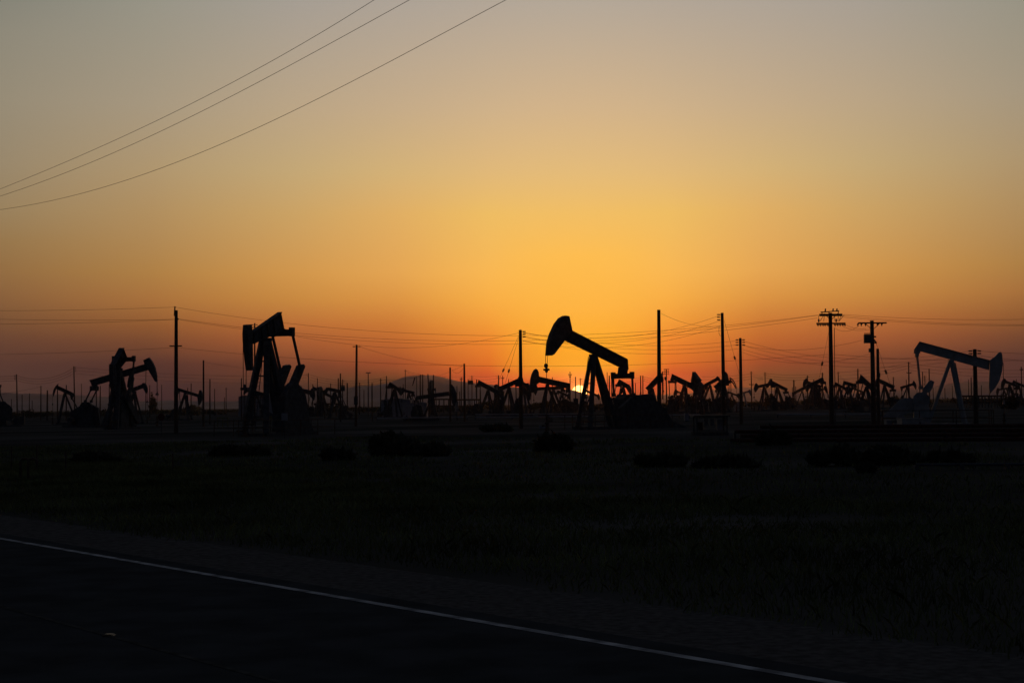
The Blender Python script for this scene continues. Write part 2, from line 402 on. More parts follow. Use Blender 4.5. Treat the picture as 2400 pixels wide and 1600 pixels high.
    if pin: pn = loc(*pin)
    else:
        cd = R(crankdeg if crankdeg is not None else rng.choice((70, 110, 150, 35, 200, 340)))
        pn = g + Vector((math.cos(cd), math.sin(cd))) * .17 * Hp
    cdv = ((loc(*crank) if crank else g + (pn - g) * 1.45) - g)
    cl = cdv.length; cdv.normalize()
    for s_ in (-1, 1):
        y_ = s_ * (eqw / 2 - .06 * k)
        MB().bar((ex, y_, ez), (pn.x, y_, pn.y), .13 * k, .13 * k).box((pn.x, y_, pn.y), (.3 * k, .22 * k, .3 * k)).build('pitman_arm', m, root)
        yc = s_ * (eqw / 2 - .3 * k); tip = g + cdv * cl; mid = g + cdv * cl * .42; nv = Vector((-cdv.y, cdv.x))
        st_ = g - cdv * .3 * k
        cr = MB().poly([st_ + nv * .26 * k, g + cdv * cl * .55 + nv * .2 * k, g + cdv * cl * .55 - nv * .2 * k, st_ - nv * .26 * k], yc - .09 * k, yc + .09 * k).build('crank', m, root)
        if barcrank:
            q0 = g + cdv * cl * .1; hwid = .30 * k
            MB().poly([q0 + nv * hwid, tip + nv * hwid * .5, tip - nv * hwid * .2, tip - nv * hwid - cdv * .3 * k, q0 - nv * hwid], yc - .17 * k, yc + .17 * k).build('counterweight', m, cr)
        else: MB().poly([mid + nv * .34 * k, tip + nv * .20 * k - cdv * .1 * k, tip + nv * .05 * k, tip - nv * .22 * k, mid + (tip - mid) * .45 - nv * .36 * k, mid - nv * .34 * k], yc - .16 * k, yc + .16 * k).build('counterweight', m, cr)
    gz = max(.5, g.y)
    gw = gwm or max(.4, eqw - 1.25 * k)
    MB().poly([(g.x - .75 * k, gz - .55 * k), (g.x + .7 * k, gz - .55 * k), (g.x + .7 * k, gz + .1 * k), (g.x + .35 * k, gz + .5 * k), (g.x - .4 * k, gz + .5 * k), (g.x - .75 * k, gz + .15 * k)], -gw / 2, gw / 2).tube((g.x, -eqw / 2 + .15 * k, gz), (g.x, eqw / 2 - .15 * k, gz), .12 * k, n=10).build('gearbox', m, root)
    MB().poly([(g.x - .8 * k, .28), (g.x + .8 * k, .28), (g.x + .62 * k, gz - .56 * k), (g.x - .62 * k, gz - .56 * k)], -gw / 2 - .1, gw / 2 + .1).build('pedestal', m, root)
    if guard:
        gp = [loc(*q) for q in guard]
        MB().poly(gp, gw / 2 + .2 * k, gw / 2 + .6 * k).build('belt_guard', m, root)
    else:
        c1, c2 = Vector((g.x - .1 * k, gz - .1 * k)), Vector((g.x - 1.9 * k, .85 * k))
        pr = [c1 + Vector((.5 * math.cos(t), .5 * math.sin(t))) * k for t in (R(a) for a in (-60, -20, 20, 60, 100))]
        pr += [c2 + Vector((.35 * math.cos(t), .35 * math.sin(t))) * k for t in (R(a) for a in (110, 150, 190, 230, 270))]
        MB().poly(pr, gw / 2 + .15 * k, gw / 2 + .38 * k).build('belt_guard', m, root)
    MB().tube((g.x - 1.9 * k, -.5 * k, .85 * k), (g.x - 1.9 * k, .3 * k, .85 * k), .32 * k, n=12).box((g.x - 1.9 * k, -.1 * k, .42 * k), (.7 * k, .8 * k, .25 * k)).build('motor', m, root)
    x0, x1 = g.x - 2.6 * k, lf + .4 * k
    sk = MB()
    for s_ in (-1, 1): sk.box(((x0 + x1) / 2, s_ * max(wy * .9, gw / 2), .12), (x1 - x0, .25 * k, .26))
    for i in range(5): sk.box((x0 + (x1 - x0) * (i + .5) / 5, 0, .15), (.22 * k, 2 * wy, .2))
    sk.build('skid', m, root)
    if rail:
        rl = MB(); xa, xb, yy = x0 - .8, x1 + 1.6, max(2.0, wy + 1.2)
        cs = [(xa, -yy), (xb, -yy), (xb, yy), (xa, yy), (xa, -yy)]
        for (a, b), (c, d) in zip(cs, cs[1:]):
            n = max(2, int(math.hypot(c - a, d - b) / 2.4))
            for i in range(n):
                t = i / n; rl.tube((a + (c - a) * t, b + (d - b) * t, -.2), (a + (c - a) * t, b + (d - b) * t, 1.25), .035, n=6)
            for z in (.65, 1.22): rl.tube((a, b, z), (c, d, z), .03, n=6)
        r_ = rl.build('guard_rail', 'rust'); r_.location = (P.x, P.y, z0); r_.rotation_euler = (0, 0, psi)
        tag(r_, rail, 'railing', 'pipe railings round the near pumpjacks')
    return root

NEAR = 'large pumpjacks nearest the road'
jack('tall black pumpjack in front of the sun, head raised to the left', 'L', 38, (1391, 833), base=1006,
     beam4=[(1468, 841), (1338, 774), (1322, 796), (1455, 861)],
     headpoly=[(1338, 774), (1331, 741), (1322, 739.5), (1312, 745), (1301, 759), (1290, 783), (1284, 803), (1281.5, 833.5), (1291, 833), (1296, 830), (1322, 796)],
     eqw=2.55, eqpx=(1459, 881), car=(1283, 866), legw=.32, tailpoly=[(1466, 840.5), (1469, 842), (1471, 866), (1464, 867), (1454, 861)], neck=[(1468, 864), (1453, 861), (1451, 878), (1466, 878)], gear=(1466, 938), pin=(1461, 925), crank=(1490, 950), group=NEAR, big=True, wide=.3,
     guard=[(1441, 947), (1465, 926), (1506, 923), (1514, 938), (1536, 958), (1552, 985), (1585, 1000), (1585, 1009), (1432, 1009), (1432, 956)],
     rail='thin pipe railing round the pumpjack standing before the sun')
jack('big black pumpjack seen almost end-on, left of centre, cranks raised', 'L', 64, (622, 795), base=1022,
     beam4=[(656, 731), (590, 777), (590, 806), (664, 772)],
     headpoly=[(576, 761), (584, 760), (586, 790), (587, 868), (583, 868), (579, 842), (575, 800), (574.5, 780)],
     eqw=2.05, eqpx=(661, 780), legw=.36, barcrank=True, gear=(663, 922), pin=(681, 868), crank=(692, 855), group=NEAR, big=True,
     guard=[(655, 906), (662, 897), (672, 897), (683, 908), (692, 925), (697, 950), (702, 990), (712, 1012), (642, 1012), (642, 930)],
     rail='thin pipe railing round the end-on pumpjack left of centre')
jack('black pumpjack at the left seen end-on, tail and equalizer high', 'L', 74, (277, 858), base=1006,
     beam4=[(285, 815), (262, 858), (262, 880), (295, 840)],
     headpoly=[(260, 853), (266, 852), (270, 870), (269, 925), (266, 925), (262, 905), (260, 875)],
     eqw=2.7, eqpx=(290, 842), wyf=.085, gwm=.8, gear=(284, 930), pin=(287, 888), crank=(290, 880), group=NEAR, wide=.6)
jack('black pumpjack at the left with its head raised to the right', 'R', 10, (285, 880), base=1000,
     beam4=[(210, 891), (340, 853), (347, 867), (216, 905)],
     headpoly=[(340, 853), (337, 844), (350, 838), (357, 847.5), (363.5, 861.5), (367.5, 880), (367.7, 894), (365, 894.5), (349, 867)],
     eqw=1.9, gear=(203, 952), pin=(207, 940), crank=(196, 962), group=NEAR,
     guard=[(152, 1000), (165, 962), (185, 950), (205, 945), (225, 955), (232, 1000)])
jack('pale blue-grey pumpjack at the right, head lowered to the right', 'R', 12, (2229, 847), base=1001,
     beam4=[(2155, 800), (2320, 844), (2318, 867), (2142, 819)],
     headpoly=[(2320, 844), (2332, 835), (2341, 825), (2346, 825), (2349, 832), (2350, 850), (2348, 870), (2343, 890), (2333, 908), (2325, 917), (2320, 924), (2317, 905), (2319, 867)],
     eqw=1.7, gear=(2160, 932), pin=(2157, 908), crank=(2184, 892), m='blue', group=NEAR, big=True,
     guard=[(2066, 978), (2113, 933), (2158, 933), (2154, 958), (2106, 978)],
     rail='thin pipe railing round the blue-grey pumpjack at the right')

def J(label, side, yaw, piv, tail, head, htop, hbot, **k): jack(label, side, yaw, piv, tail, head, htop, hbot, **k)
J('far pumpjack at the far left with a slim head up on the left', 'L', 12, (152, 917), (174, 926), (133, 907), (138, 898), (125, 930), H=5.2)
J('pumpjack cut by the left frame edge, only tail and pitmans showing', 'L', 30, (-42, 895), (2, 908), (-92, 880), (-96, 866), (-108, 905), H=6.4, guard=[(-22, 955), (-8, 944), (8, 942), (20, 950), (26, 958), (24, 985), (-22, 985)])
J('small far pumpjack behind the raised head at the left, rising right', 'R', 20, (315, 911), (292, 921), (336, 904), (339, 897), (343, 922), H=5.4)
J('far pumpjack beside the crossarm pole, head drooping to the right', 'R', 16, (434, 920), (413, 911), (465, 927), (471, 914), (466, 950), H=5.4)
J('tiny far pumpjack seen between the cables of the end-on pumpjack', 'L', 20, (600, 919), (617, 923), (580, 915), (579, 907), (571, 925), H=5.0)
J('far pumpjack just right of the end-on pumpjack, beam nearly level', 'R', 22, (706, 917), (690, 911), (728, 920), (733, 910), (735, 938), H=5.8, bd=1)
J('far pumpjack sloping down to the right behind the level-beam one', 'R', 18, (757, 919), (733, 908), (778, 930), (784, 919), (782, 950), H=5.6)
J('far pumpjack seen end-on as a dark upright head, left of the raised arms', 'L', 80, (750, 912), (752, 908), (748, 917), None, None, H=6.2, headpoly=[(745, 907), (752, 905), (755, 912), (755, 940), (748, 940), (744, 925)])
J('tiny far pumpjack with small head up left of the thick platform pole', 'L', 18, (785, 914), (800, 918), (769, 911), (765, 908), (764, 926), H=5.0)
J('far pumpjack with tail up on the left below the mountain shoulder', 'R', 30, (925, 907), (912, 898), (936, 914), (938, 906), (939, 926), H=5.6, crankdeg=100)
J('far pumpjack with level beam just left of the mountain peak', 'L', 20, (958, 918), (971, 921), (947, 915), (943, 908), (941, 926), H=5.2)
J('mid-distance pumpjack below the peak, broad head up on the right', 'R', 14, (1012, 925), base=985, tail=None, head=None, htop=None, hbot=None,
  beam4=[(975, 928), (1052, 917), (1053, 927), (973, 937)], headpoly=[(1054, 903), (1059, 900), (1064, 907), (1069.5, 920), (1071, 936), (1066, 952), (1060, 945), (1056, 925)], guard=[(958, 985), (962, 960), (972, 948), (984, 950), (992, 985)])
J('far pumpjack seen end-on as a thick upright bar under the peak', 'L', 82, (1011, 906), (1012, 904), (1010, 909), None, None, H=6.6, headpoly=[(1008, 895), (1010, 891), (1014, 891), (1014, 926), (1008, 926)])
J('far pumpjack with its beam tail lifted at left, beside the rack', 'R', 30, (1144, 908), (1120, 895), (1172, 922), (1176, 914), (1178, 938), H=5.8, crankdeg=300, bd=1)
J('far pumpjack with capsule head, seen end-on between two sloping beams', 'L', 76, (1164, 912), (1166, 908), (1163, 915), None, None, H=6.0, headpoly=[(1160, 903), (1162, 900.5), (1165, 901), (1166.5, 904), (1167, 925), (1160, 925)])
J('far pumpjack with beam rising right toward the pole left of the sun', 'R', 24, (1193, 902), (1170, 912), (1217, 891), (1221, 880), (1223, 905), H=5.6, bd=0.85)
J('far pumpjack just right of that pole with a narrow hanging head', 'R', 36, (1228, 900), (1213, 893), (1236, 904), (1237, 897), (1240, 938), H=5.8, eqw=1.5)
J('pumpjack with tall rounded head, left of the sun under the carrier', 'L', 18, (1283, 893), base=974, tail=None, head=None, htop=None, hbot=None,
  beam4=[(1337, 898.5), (1263, 882), (1263, 896), (1335, 912)], headpoly=[(1263, 882), (1262, 872), (1259, 866), (1255.5, 864), (1251, 867), (1246, 877), (1243, 890), (1242, 903), (1243, 920), (1250, 920), (1254, 905), (1263, 896)], eqw=1.6)
J('far pumpjack behind the rounded head, beam nearly level', 'L', 18, (1297, 905), (1322, 908), (1259, 911), (1255, 903), (1255, 926), H=5.8)
J('tiny far pumpjack between the legs of the pumpjack before the sun', 'R', 15, (1385, 920), (1370, 914), (1400, 927), (1403, 922), (1404, 938), H=4.8)
J('small pumpjack framed by the pitmans of the pumpjack before the sun', 'R', 34, (1460, 900), (1449, 893), (1472, 906), (1474, 901), (1477, 924), H=5.6, eqw=1.8, bd=0.85)
J('far pumpjack with steep beam rising to the tallest bare pole', 'R', 26, (1529, 902), (1517, 914), (1545, 884), (1549, 874), (1552, 899), H=6.2, wide=.4, crankdeg=200, bd=1.2)
J('far pumpjack right of the tallest bare pole, tail and equalizer lifted', 'R', 38, (1604, 897), base=968, tail=None, head=None, htop=(1638, 902), hbot=(1640, 930),
  beam4=[(1575, 876), (1628, 901), (1622, 912), (1572, 887)], eqw=2.6, eqpx=(1576, 895), gear=(1578, 938), pin=(1578, 934), crank=(1583, 926))
J('far pumpjack seen nearly end-on with narrow tail pointing up', 'R', 72, (1633, 894), base=972, tail=None, head=None, htop=None, hbot=None,
  beam4=[(1626, 871), (1641, 891), (1640, 902), (1622, 892)], headpoly=[(1637, 891), (1645, 899), (1650, 903), (1649, 915), (1645, 938), (1640, 938), (1638, 915)], eqw=2.2, wide=.7)
J('far pumpjack with a small clubbed head left of the jumper-loop pole', 'R', 14, (1664, 899), (1651, 904), (1681, 888), (1681, 881), (1689, 897), H=5.4)
J('far pumpjack half hidden by the jumper-loop pole, capsule head right of it', 'R', 28, (1690, 897), (1676, 910), (1699, 889), None, None, H=6.0, headpoly=[(1697, 873), (1701, 871), (1705, 877), (1708, 890), (1709, 903), (1700, 904), (1698, 895)], bd=1)
J('far pumpjack with a perforated curved head between two bare poles', 'R', 16, (1698, 899), (1686, 903), (1714, 893), None, None, H=5.6, ladder_head=True,
  headpoly=[(1710.5, 884.5), (1716, 888), (1720, 893), (1723, 899), (1725, 905), (1725.5, 911), (1723, 907), (1720.5, 902), (1717, 897), (1714.5, 893.5), (1712, 889.5), (1710.5, 885.5)])
J('tiny pale pumpjack low behind the bare pole, head to the right', 'R', 12, (1744, 920), (1733, 923), (1755, 917), (1757, 912), (1759, 928), H=5.0, m='pale')
J('far pumpjack with drooping head on the left, by the slim crossarm pole', 'L', 16, (1791, 902), (1814, 898), (1776, 906), (1771, 898), (1771, 919), H=5.6)
J('far pumpjack with long beam falling right, equalizer low at its right', 'L', 30, (1822, 903), (1845, 914), (1807, 895), None, None, H=5.8, eqw=1.7, headpoly=[(1806, 887), (1809, 888), (1808.5, 893), (1800, 907), (1797, 909), (1797, 903)], bd=0.8)
J('far pumpjack with low tail on the left beside a stub pole', 'R', 16, (1880, 912), (1857, 923), (1897, 903), (1896, 894), (1901, 916), H=5.6, bd=0.95)
J('far pumpjack with pale peaked head on the left, below a stub pole', 'L', 18, (1904, 900), (1925, 907), (1891, 895), (1889, 886), (1884, 909), H=6.0)
J('far pumpjack with tail raised on the right against the two-crossarm pole', 'L', 28, (1911, 897), (1930, 888), (1896, 904), (1893, 899), (1891, 918), H=6.0, eqw=1.6, bd=0.9)
J('far pumpjack just right of the two-crossarm pole, short beam falling right', 'R', 30, (1968, 903), (1957, 898), (1982, 911), (1985, 904), (1987, 927), H=5.4, eqw=1.7)
J('far pumpjack between the thin pole and a bare pole, clean-cut tail left', 'R', 18, (1989, 901), (1976, 896), (2002, 903), (2004, 897), (2006, 912), H=5.6, bd=0.85)
J('far pumpjack with beam falling steeply right behind the transformer pole', 'R', 38, (2031, 895), base=966, tail=None, head=None, htop=(2050, 903), hbot=(2052, 930),
  beam4=[(2017, 877), (2046, 903), (2042, 915), (2013, 890)], eqw=2.5)
J('far pumpjack right of the transformer pole with its beam falling right', 'L', 24, (2073, 898), (2096, 908), (2060, 892), (2056, 886), (2054, 907), H=5.8, bd=0.9)
J('far pumpjack left of the blue-grey one, small head up on the right', 'R', 14, (2126, 903), (2110, 909), (2140, 900), (2141, 891), (2146, 914), H=5.4)
J('far pumpjack near the right frame edge with drooping head on its left', 'L', 20, (2366, 898), (2386, 905), (2356, 894), (2353, 887), (2349, 914), H=5.8)
J('far pumpjack cut by the right frame edge, its tail raised left', 'R', 24, (2388, 899), (2374, 893), (2405, 907), (2408, 900), (2410, 925), H=6.0)
J('tiny far pumpjack behind the blue-grey head, head on the left', 'L', 16, (2353, 912), (2364, 909), (2341, 913), (2338, 909), (2338, 927), H=4.8)

J('small low far pumpjack beneath the perforated curved head', 'R', 18, (1716, 922), (1705, 918), (1727, 926), (1731, 921), (1733, 937), H=4.8)
J('far pumpjack low between the lifted tail and the end-on one', 'L', 24, (1600, 922), (1617, 927), (1588, 918), (1583, 912), (1581, 930), H=4.8)
J('far pumpjack low under the rounded head near the guyed pole', 'R', 20, (1318, 921), (1306, 916), (1330, 927), (1333, 921), (1335, 938), H=4.8)
J('far pumpjack low behind the two beams left of the double-crossarm pole', 'R', 26, (1921, 916), (1908, 921), (1932, 911), (1934, 904), (1938, 922), H=5.0)
J('far pumpjack low between the steep beam and the clean-cut tail', 'L', 20, (2010, 914), (2024, 919), (1999, 910), (1996, 904), (1995, 921), H=5.0)

# ------------------------------------------------------------------ poles
POLE = {}
def pole(u, vt, label, H=10.0, base=None, w=.15, arms=(), pins=0, lean=0, name='utility_pole', cat='utility pole', group='bare wooden poles of the oil field', extra=None, m='wood', ub=None, ps=(-1, 1)):
    D = ground(u, base).y if base else dist_for(u, vt, H)
    T = at(u, vt, D); x = T.x; z0 = G(x, D); h = T.z - z0
    px = D / F
    bx = (at(ub, 950, D).x - x) if ub is not None else 0
    root = thing(name, label, cat, (x + bx, D, z0), 0, group)
    rt = max(w * .72, .75 * px); rb = max(w, 1.0 * px)
    MB().path([(0, 0, -.3), (-bx * .5, 0, h * .5), (-bx, 0, h)], [rb, (rb + rt) / 2, rt], 10).build('shaft', m, root)
    for (da, half, kind) in arms:            # crossarms: distance below top in px, half-length in px, kind
        z = h - da * px; L = half * px
        a = MB().box((-bx, -rt - .05, z), (2 * L, .1, max(.11, 1.6 * px)))
        if kind in ('brace', 'bplain'):
            for s_ in (-1, 1): a.bar((-bx + s_ * L * .55, -rt - .05, z), (-bx, -rt - .05, z - L * .5), .04)
        a.build('crossarm', m, root)
        n = {'two': 2, 'plain': 0, 'bplain': 0}.get(kind, 4)
        for i in range(n):
            xx = -bx + L * (-.92 + 1.84 * i / (n - 1))
            MB().lathe((xx, -rt - .05, z + max(.055, .8 * px)), [(.025, 0), (.025, .1), (.06, .12), (.05, .22), (.02, .26)], 8).build('insulator', 'glass', root)
    for i in range(pins):
        z = h - (4 + 6.2 * i) * px * (1 if D < 260 else .7)
        for s_ in ps:
            MB().bar((-bx + s_ * rt * .8, 0, z), (-bx + s_ * (rt + .3), 0, z), .03).tube((-bx + s_ * (rt + .08), 0, z), (-bx + s_ * (rt + .34), 0, z), .06, .045, 8).build('insulator', 'glass', root)
    if extra: extra(root, h, px, bx, rt)
    POLE[u] = (Vector((x, D, T.z)), D)
    return root
def transformer(dz, dxp, wpx, hpx, round_=False):
    def f(root, h, px, bx, rt):
        z = h - dz * px
        if round_:
            MB().lathe((dxp * px - bx, 0, z - hpx * px / 2), [(.02, 0), (wpx * px / 2, .03), (wpx * px / 2, hpx * px), (wpx * px * .3, hpx * px + .1), (.03, hpx * px + .2)], 12).build('transformer', 'steel', root)
        else:
            b = MB().box((dxp * px - bx, 0, z), (wpx * px, wpx * px * .7, hpx * px))
            for i in range(7): b.tube((dxp * px - bx + (i / 6 - .5) * wpx * px * .85, 0, z + hpx * px / 2), (dxp * px - bx + (i / 6 - .5) * wpx * px * .85, 0, z + hpx * px * .5 + 4 * px), .03, n=6)
            b.build('transformer', 'steel', root)
    return f
MAINP = 'tall wooden power poles'
def cap413(root, h, px, bx, rt):
    MB().bar((-rt - .02, 0, h - .5), (-3 * px, 0, h + .3), .1, .1).bar((-3 * px, 0, h + .25), (-3 * px, 0, h + 9 * px), .12, .12).build('ridge_pin', 'wood', root)
    MB().tube((rt, 0, h - 21 * px), (6 * px, 0, h - 20 * px), .09, .05, 8).build('insulator', 'glass', root)
pole(413, 727, 'tall dark pole left of centre with one short crossarm partway up', H=11, arms=((84, 14.5, 'plain'),), w=.2, extra=cap413, group=MAINP, cat='power pole', name='power_pole')
pole(477, 844, 'bare pole behind the drooping pumpjack head, right of the crossarm pole', base=1000, w=.13)
pole(492, 888, 'thin bare pole a step right of the pole behind the drooping head', base=994, w=.11)
pole(173, 858, 'bare pole with side insulators above the far-left pumpjack', base=992, w=.12, pins=3, ub=176, ps=(1,))
pole(39, 877, 'bare pole with side insulators near the left frame edge', base=994, w=.12, pins=3, ub=41, ps=(-1,))
pole(96, 904, 'bare pole alone between the left-edge pole and the far-left pumpjack', H=8)
def lamps(root, h, px, bx, rt):
    for s_ in (-1, 1):
        MB().bar((0, 0, h - 1.2 * px), (s_ * 2.5 * px, 0, h - .5 * px), .12).lathe((s_ * 3 * px, 0, h - 1.5 * px), [(.3, 0), (1.5 * px, .2), (1.6 * px, 1.6 * px), (.8 * px, 2.4 * px)], 10).build('lamp_head', 'steel', root)
pole(863, 873, 'slender lamp post with twin round heads left of the mountain', H=9, name='lamp_post', cat='lamp post', group='lamp post', extra=lamps, m='steel', w=.12)
pole(836, 808, 'tall bare pole with a box at its foot, left of the mountain', base=998, w=.16, ub=834, group=MAINP, cat='power pole', name='power_pole', pins=1, extra=transformer(132, -2, 9, 16))
pole(723, 874, 'bare pole with dangling insulators right of the raised crank arms', base=974, w=.13, pins=2, ps=(-1,))
pole(872, 897, 'stout bare pole right of the twin lamp post', base=986, w=.11)
pole(950, 866, 'pole crossing the left shoulder of the mountain peak', base=968, w=.12, pins=1)
pole(945, 900, 'short pole hugging the pole on the mountain left shoulder', base=968, w=.11)
pole(985, 877, 'slim pole in front of the peak, left of a close pair', H=9, pins=1)
pole(990.5, 877, 'slim pole in front of the peak, right of a close pair', H=9, pins=1)
pole(1003, 876, 'leaning thick pole in front of the peak, tilted to the left', base=976, w=.13, ub=1007)
pole(1016, 878, 'slim pole touching the right flank of the peak', H=9)
pole(1055, 861, 'thick pole before the broad pumpjack head under the mountain', base=988, w=.15)
pole(1088, 852, 'thicker taller pole right of the broad pumpjack head', base=988, w=.16, ub=1089)
pole(1081, 883, 'thin pole with tiny crossarm left of the thicker tall pole', H=10, arms=((6, 3.5, 'two'),))
pole(1097, 888, 'stub pole of a two-pole transformer platform right of the thick pole', base=966, w=.12, extra=transformer(8, 6, 12, 9))
pole(1106, 880, 'taller pole of the two-pole transformer platform', base=966, w=.11, pins=2)
pole(1117, 889, 'bare pole touching the lifted beam tail left of the sun', H=9, w=.17)
pole(1168.5, 879, 'bare pole above the capsule-headed far pumpjack', H=9, pins=2, w=.17)
pole(1178, 880, 'thin pole with a small crossarm left of the guyed pole', H=11, arms=((6, 3.5, 'two'),))
pole(1192, 888, 'short thin pole above the beam rising to the guyed pole', H=9)
pole(1219.5, 773, 'tall guyed pole left of the sun with three side insulators', base=1004, w=.2, pins=3, group=MAINP, cat='power pole', name='power_pole', ub=1221, ps=(1,))
pole(1294.5, 884, 'pole poking up over the beam of the rounded-head pumpjack', H=9)
pole(1336, 871, 'thin pole with two tiny crossarms just left of the sun', H=11, arms=((7, 4, 'two'), (12, 2.5, 'two')))
pole(1349, 883, 'pole standing across the glowing sun, its left one', H=9, w=.17)
pole(1360, 886, 'pole standing across the glowing sun, its right one', H=9, pins=1)
pole(1392, 910, 'short thin pole between the legs of the pumpjack before the sun', H=8)
pole(1423, 872, 'thinnest of three poles left of the pumpjack equalizer', H=11, w=.12)
pole(1428, 880, 'thick middle one of three poles left of the pumpjack equalizer', H=9, w=.2)
pole(1433.5, 882, 'third of three poles left of the equalizer, nearest to it', H=9, w=.18)
pole(1489.5, 898, 'lone short thin pole right of the pitman arms', H=8)
pole(1501.5, 880, 'bare pole of a close pair left of the tallest bare pole', H=9.5, w=.2)
pole(1506.5, 880, 'wired pole of a close pair left of the tallest bare pole', H=9.5, w=.18, pins=3, ps=(1,))
pole(1544, 726, 'tallest bare pole right of the pumpjack before the sun', base=1000, w=.21, group=MAINP, cat='power pole', name='power_pole', ub=1545)
def hframe(root, h, px, bx, rt):
    for dz, x0, x1 in ((6, -10, 7), (12, -9, 7), (0, -6, 7)): MB().bar((x0 * px, 0, h - dz * px), (x1 * px, 0, h - dz * px), .12).build('crossarm', 'wood', root)
    MB().bar((-9 * px, 0, h - 6 * px), (-9 * px, 0, h - 70 * px), .3).build('second_post', 'wood', root)
    for x in (-4.5, 4.5): MB().bar((x * px, 0, h), (x * px, 0, h - 12 * px), .1).build('hanger', 'wood', root)
    MB().lathe((-1.5 * px, 0, h - 26 * px), [(.1, 0), (3.2 * px, .2), (3.2 * px, 8 * px), (.1, 8.5 * px)], 10).build('transformer', 'steel', root)
pole(1561.5, 865, 'double pole with stacked crossbars and round transformer', H=11, w=.2, extra=hframe)
pole(1582, 897, 'short thin pole under the lifted beam right of the tallest pole', H=8)
pole(1600, 899, 'short thin pole below the middle of the lifted beam', H=8)
pole(1692.5, 733, 'tall pole with a jumper-wire loop hanging on its left side', base=996, w=.19, group=MAINP, cat='power pole', name='power_pole', ub=1697, pins=3, ps=(-1,))
pole(1735, 792, 'thick bare pole right of the jumper-loop pole', base=992, w=.18, group=MAINP, cat='power pole', name='power_pole', ub=1737, pins=3)
pole(1760.5, 870, 'slim pole with one short crossarm right of the thick bare pole', H=10, arms=((31, 5.5, 'two'),), w=.17, pins=1, ub=1762)
pole(1793, 872, 'thin pole crossing the drooping-head far pumpjack', H=10, pins=2, w=.15)
pole(1706.5, 905, 'thin pole beneath the capsule pumpjack head', H=8)
pole(1713, 897, 'thin pole under the perforated curved head', H=8)
pole(1860.5, 890, 'broad stub pole left of the two-crossarm pole', H=9, w=.3, pins=1)
pole(1857, 907, 'thin short pole at the left of the broad stub', H=7)
pole(1865, 905, 'thin short pole at the right of the broad stub', H=7)
pole(1892.5, 880, 'stub pole rising above the pale peaked pumpjack head', H=9, w=.2, pins=1)
pole(1907, 889, 'short stub pole between two crossing far beams', H=9, w=.2)
pole(1927.5, 873, 'pole above the raised tail left of the two-crossarm pole', H=9.5, w=.2, pins=2)
def top1945(root, h, px, bx, rt):
    MB().bar((-24 * px - bx, -.3, h + 1 * px), (22 * px - bx, .3, h + 5 * px), .08).build('bus_bar', 'wire', root)
    for x in (-20, -4, 18): MB().bar((x * px - bx, -.1, h - 5 * px), (x * px - bx, -.1, h + 3 * px), .06).build('bus_support', 'glass', root)
    for x in (-12, 6, 15): MB().bar((x * px - bx, 0, h + 3 * px), ((x + 1) * px - bx, 0, h + 10 * px), .09).build('fuse_arm', 'steel', root)
    for x in (-31, -25, -19, -14, -8, 9, 15, 21, 27, 32):
        MB().path([(x * px - bx, -.2, h - 24 * px), ((x - 1.2) * px - bx, -.2, h - 28 * px), ((x + .8) * px - bx, -.2, h - 31 * px), ((x + 1.8) * px - bx, -.2, h - 27 * px)], .055, 5).build('insulator_string', 'glass', root)
    for x in (-28, 13): MB().lathe((x * px - bx, -.1, h - 22 * px), [(.04, 0), (.065, .05), (.065, .2), (.02, .28)], 8).build('lightning_arrester', 'glass', root)
    MB().bar((-16 * px - bx, -.25, h - 2 * px), (-2 * px - bx, -.25, h - 15 * px), .05).bar((16 * px - bx, -.25, h - 2 * px), (2 * px - bx, -.25, h - 15 * px), .05).build('brace', 'wood', root)
    for x0, x1 in ((-30, -27), (-16, -26), (-15, -17), (9, 9), (18, 16), (25, 18), (31, 19)):
        MB().path([(x0 * px - bx, -.2, h - 5 * px), ((x0 * .4 + x1 * .6) * px - bx, -.25, h - 14 * px), (x1 * px - bx, -.2, h - 20 * px)], .02, 4).build('jumper_wire', 'wire', root)
pole(1946, 733, 'tall double-crossarm pole crowded with insulators at the right', base=1002, w=.2, arms=((4, 27, 'plain'), (6.5, 27, 'plain'), (25, 34, 'plain')), extra=top1945, group=MAINP, cat='power pole', name='power_pole', ub=1949)
pole(1955.5, 768, 'thin riser conduit standing beside the two-crossarm pole', base=1002, w=.03, group='riser conduit', cat='conduit', name='conduit', m='steel', ub=1957)
pole(1964.5, 871, 'thin pole just right of the riser conduit', H=10, pins=1)
pole(2010.5, 864, 'pole above the steep beam, left of the transformer pole', H=9.5, w=.2)
def tr2042(root, h, px, bx, rt):
    transformer(43, -9, 19, 20)(root, h, px, bx, rt)
    MB().box((-5 * px - bx, 0, h - 70 * px), (5 * px, .4, 9 * px)).build('meter_box', 'steel', root)
    MB().bar((rt - bx, 0, h - 38 * px), (9 * px - bx, 0, h - 38 * px), .12).bar((rt - bx, 0, h - 45 * px), (10 * px - bx, 0, h - 53 * px), .1).bar((rt - bx, 0, h - 52 * px), (10 * px - bx, 0, h - 53 * px), .1).build('bracket', 'steel', root)
    for x in (-32, -24, -14, 14, 24): MB().path([(x * px - bx, -.2, h - 6 * px), ((x - 3) * px - bx, -.2, h - 10 * px), ((x - 2) * px - bx, -.2, h - 13 * px)], .07, 5).build('insulator_string', 'glass', root)
pole(2043.5, 751, 'tall pole carrying a finned transformer box and one long crossarm', base=1002, w=.2, arms=((6, 33, 'bplain'),), extra=tr2042, group=MAINP, cat='power pole', name='power_pole', ub=2047)
pole(2057, 817, 'shorter thick pole tight against the transformer pole right side', base=996, w=.16, extra=transformer(64, 3, 4, 7), ub=2059)
pole(2094, 883, 'thin pole with side pins where the right beam ends', H=9, pins=2, w=.16)
pole(2124, 889, 'short thin pole above the small-headed pumpjack at right', H=9)
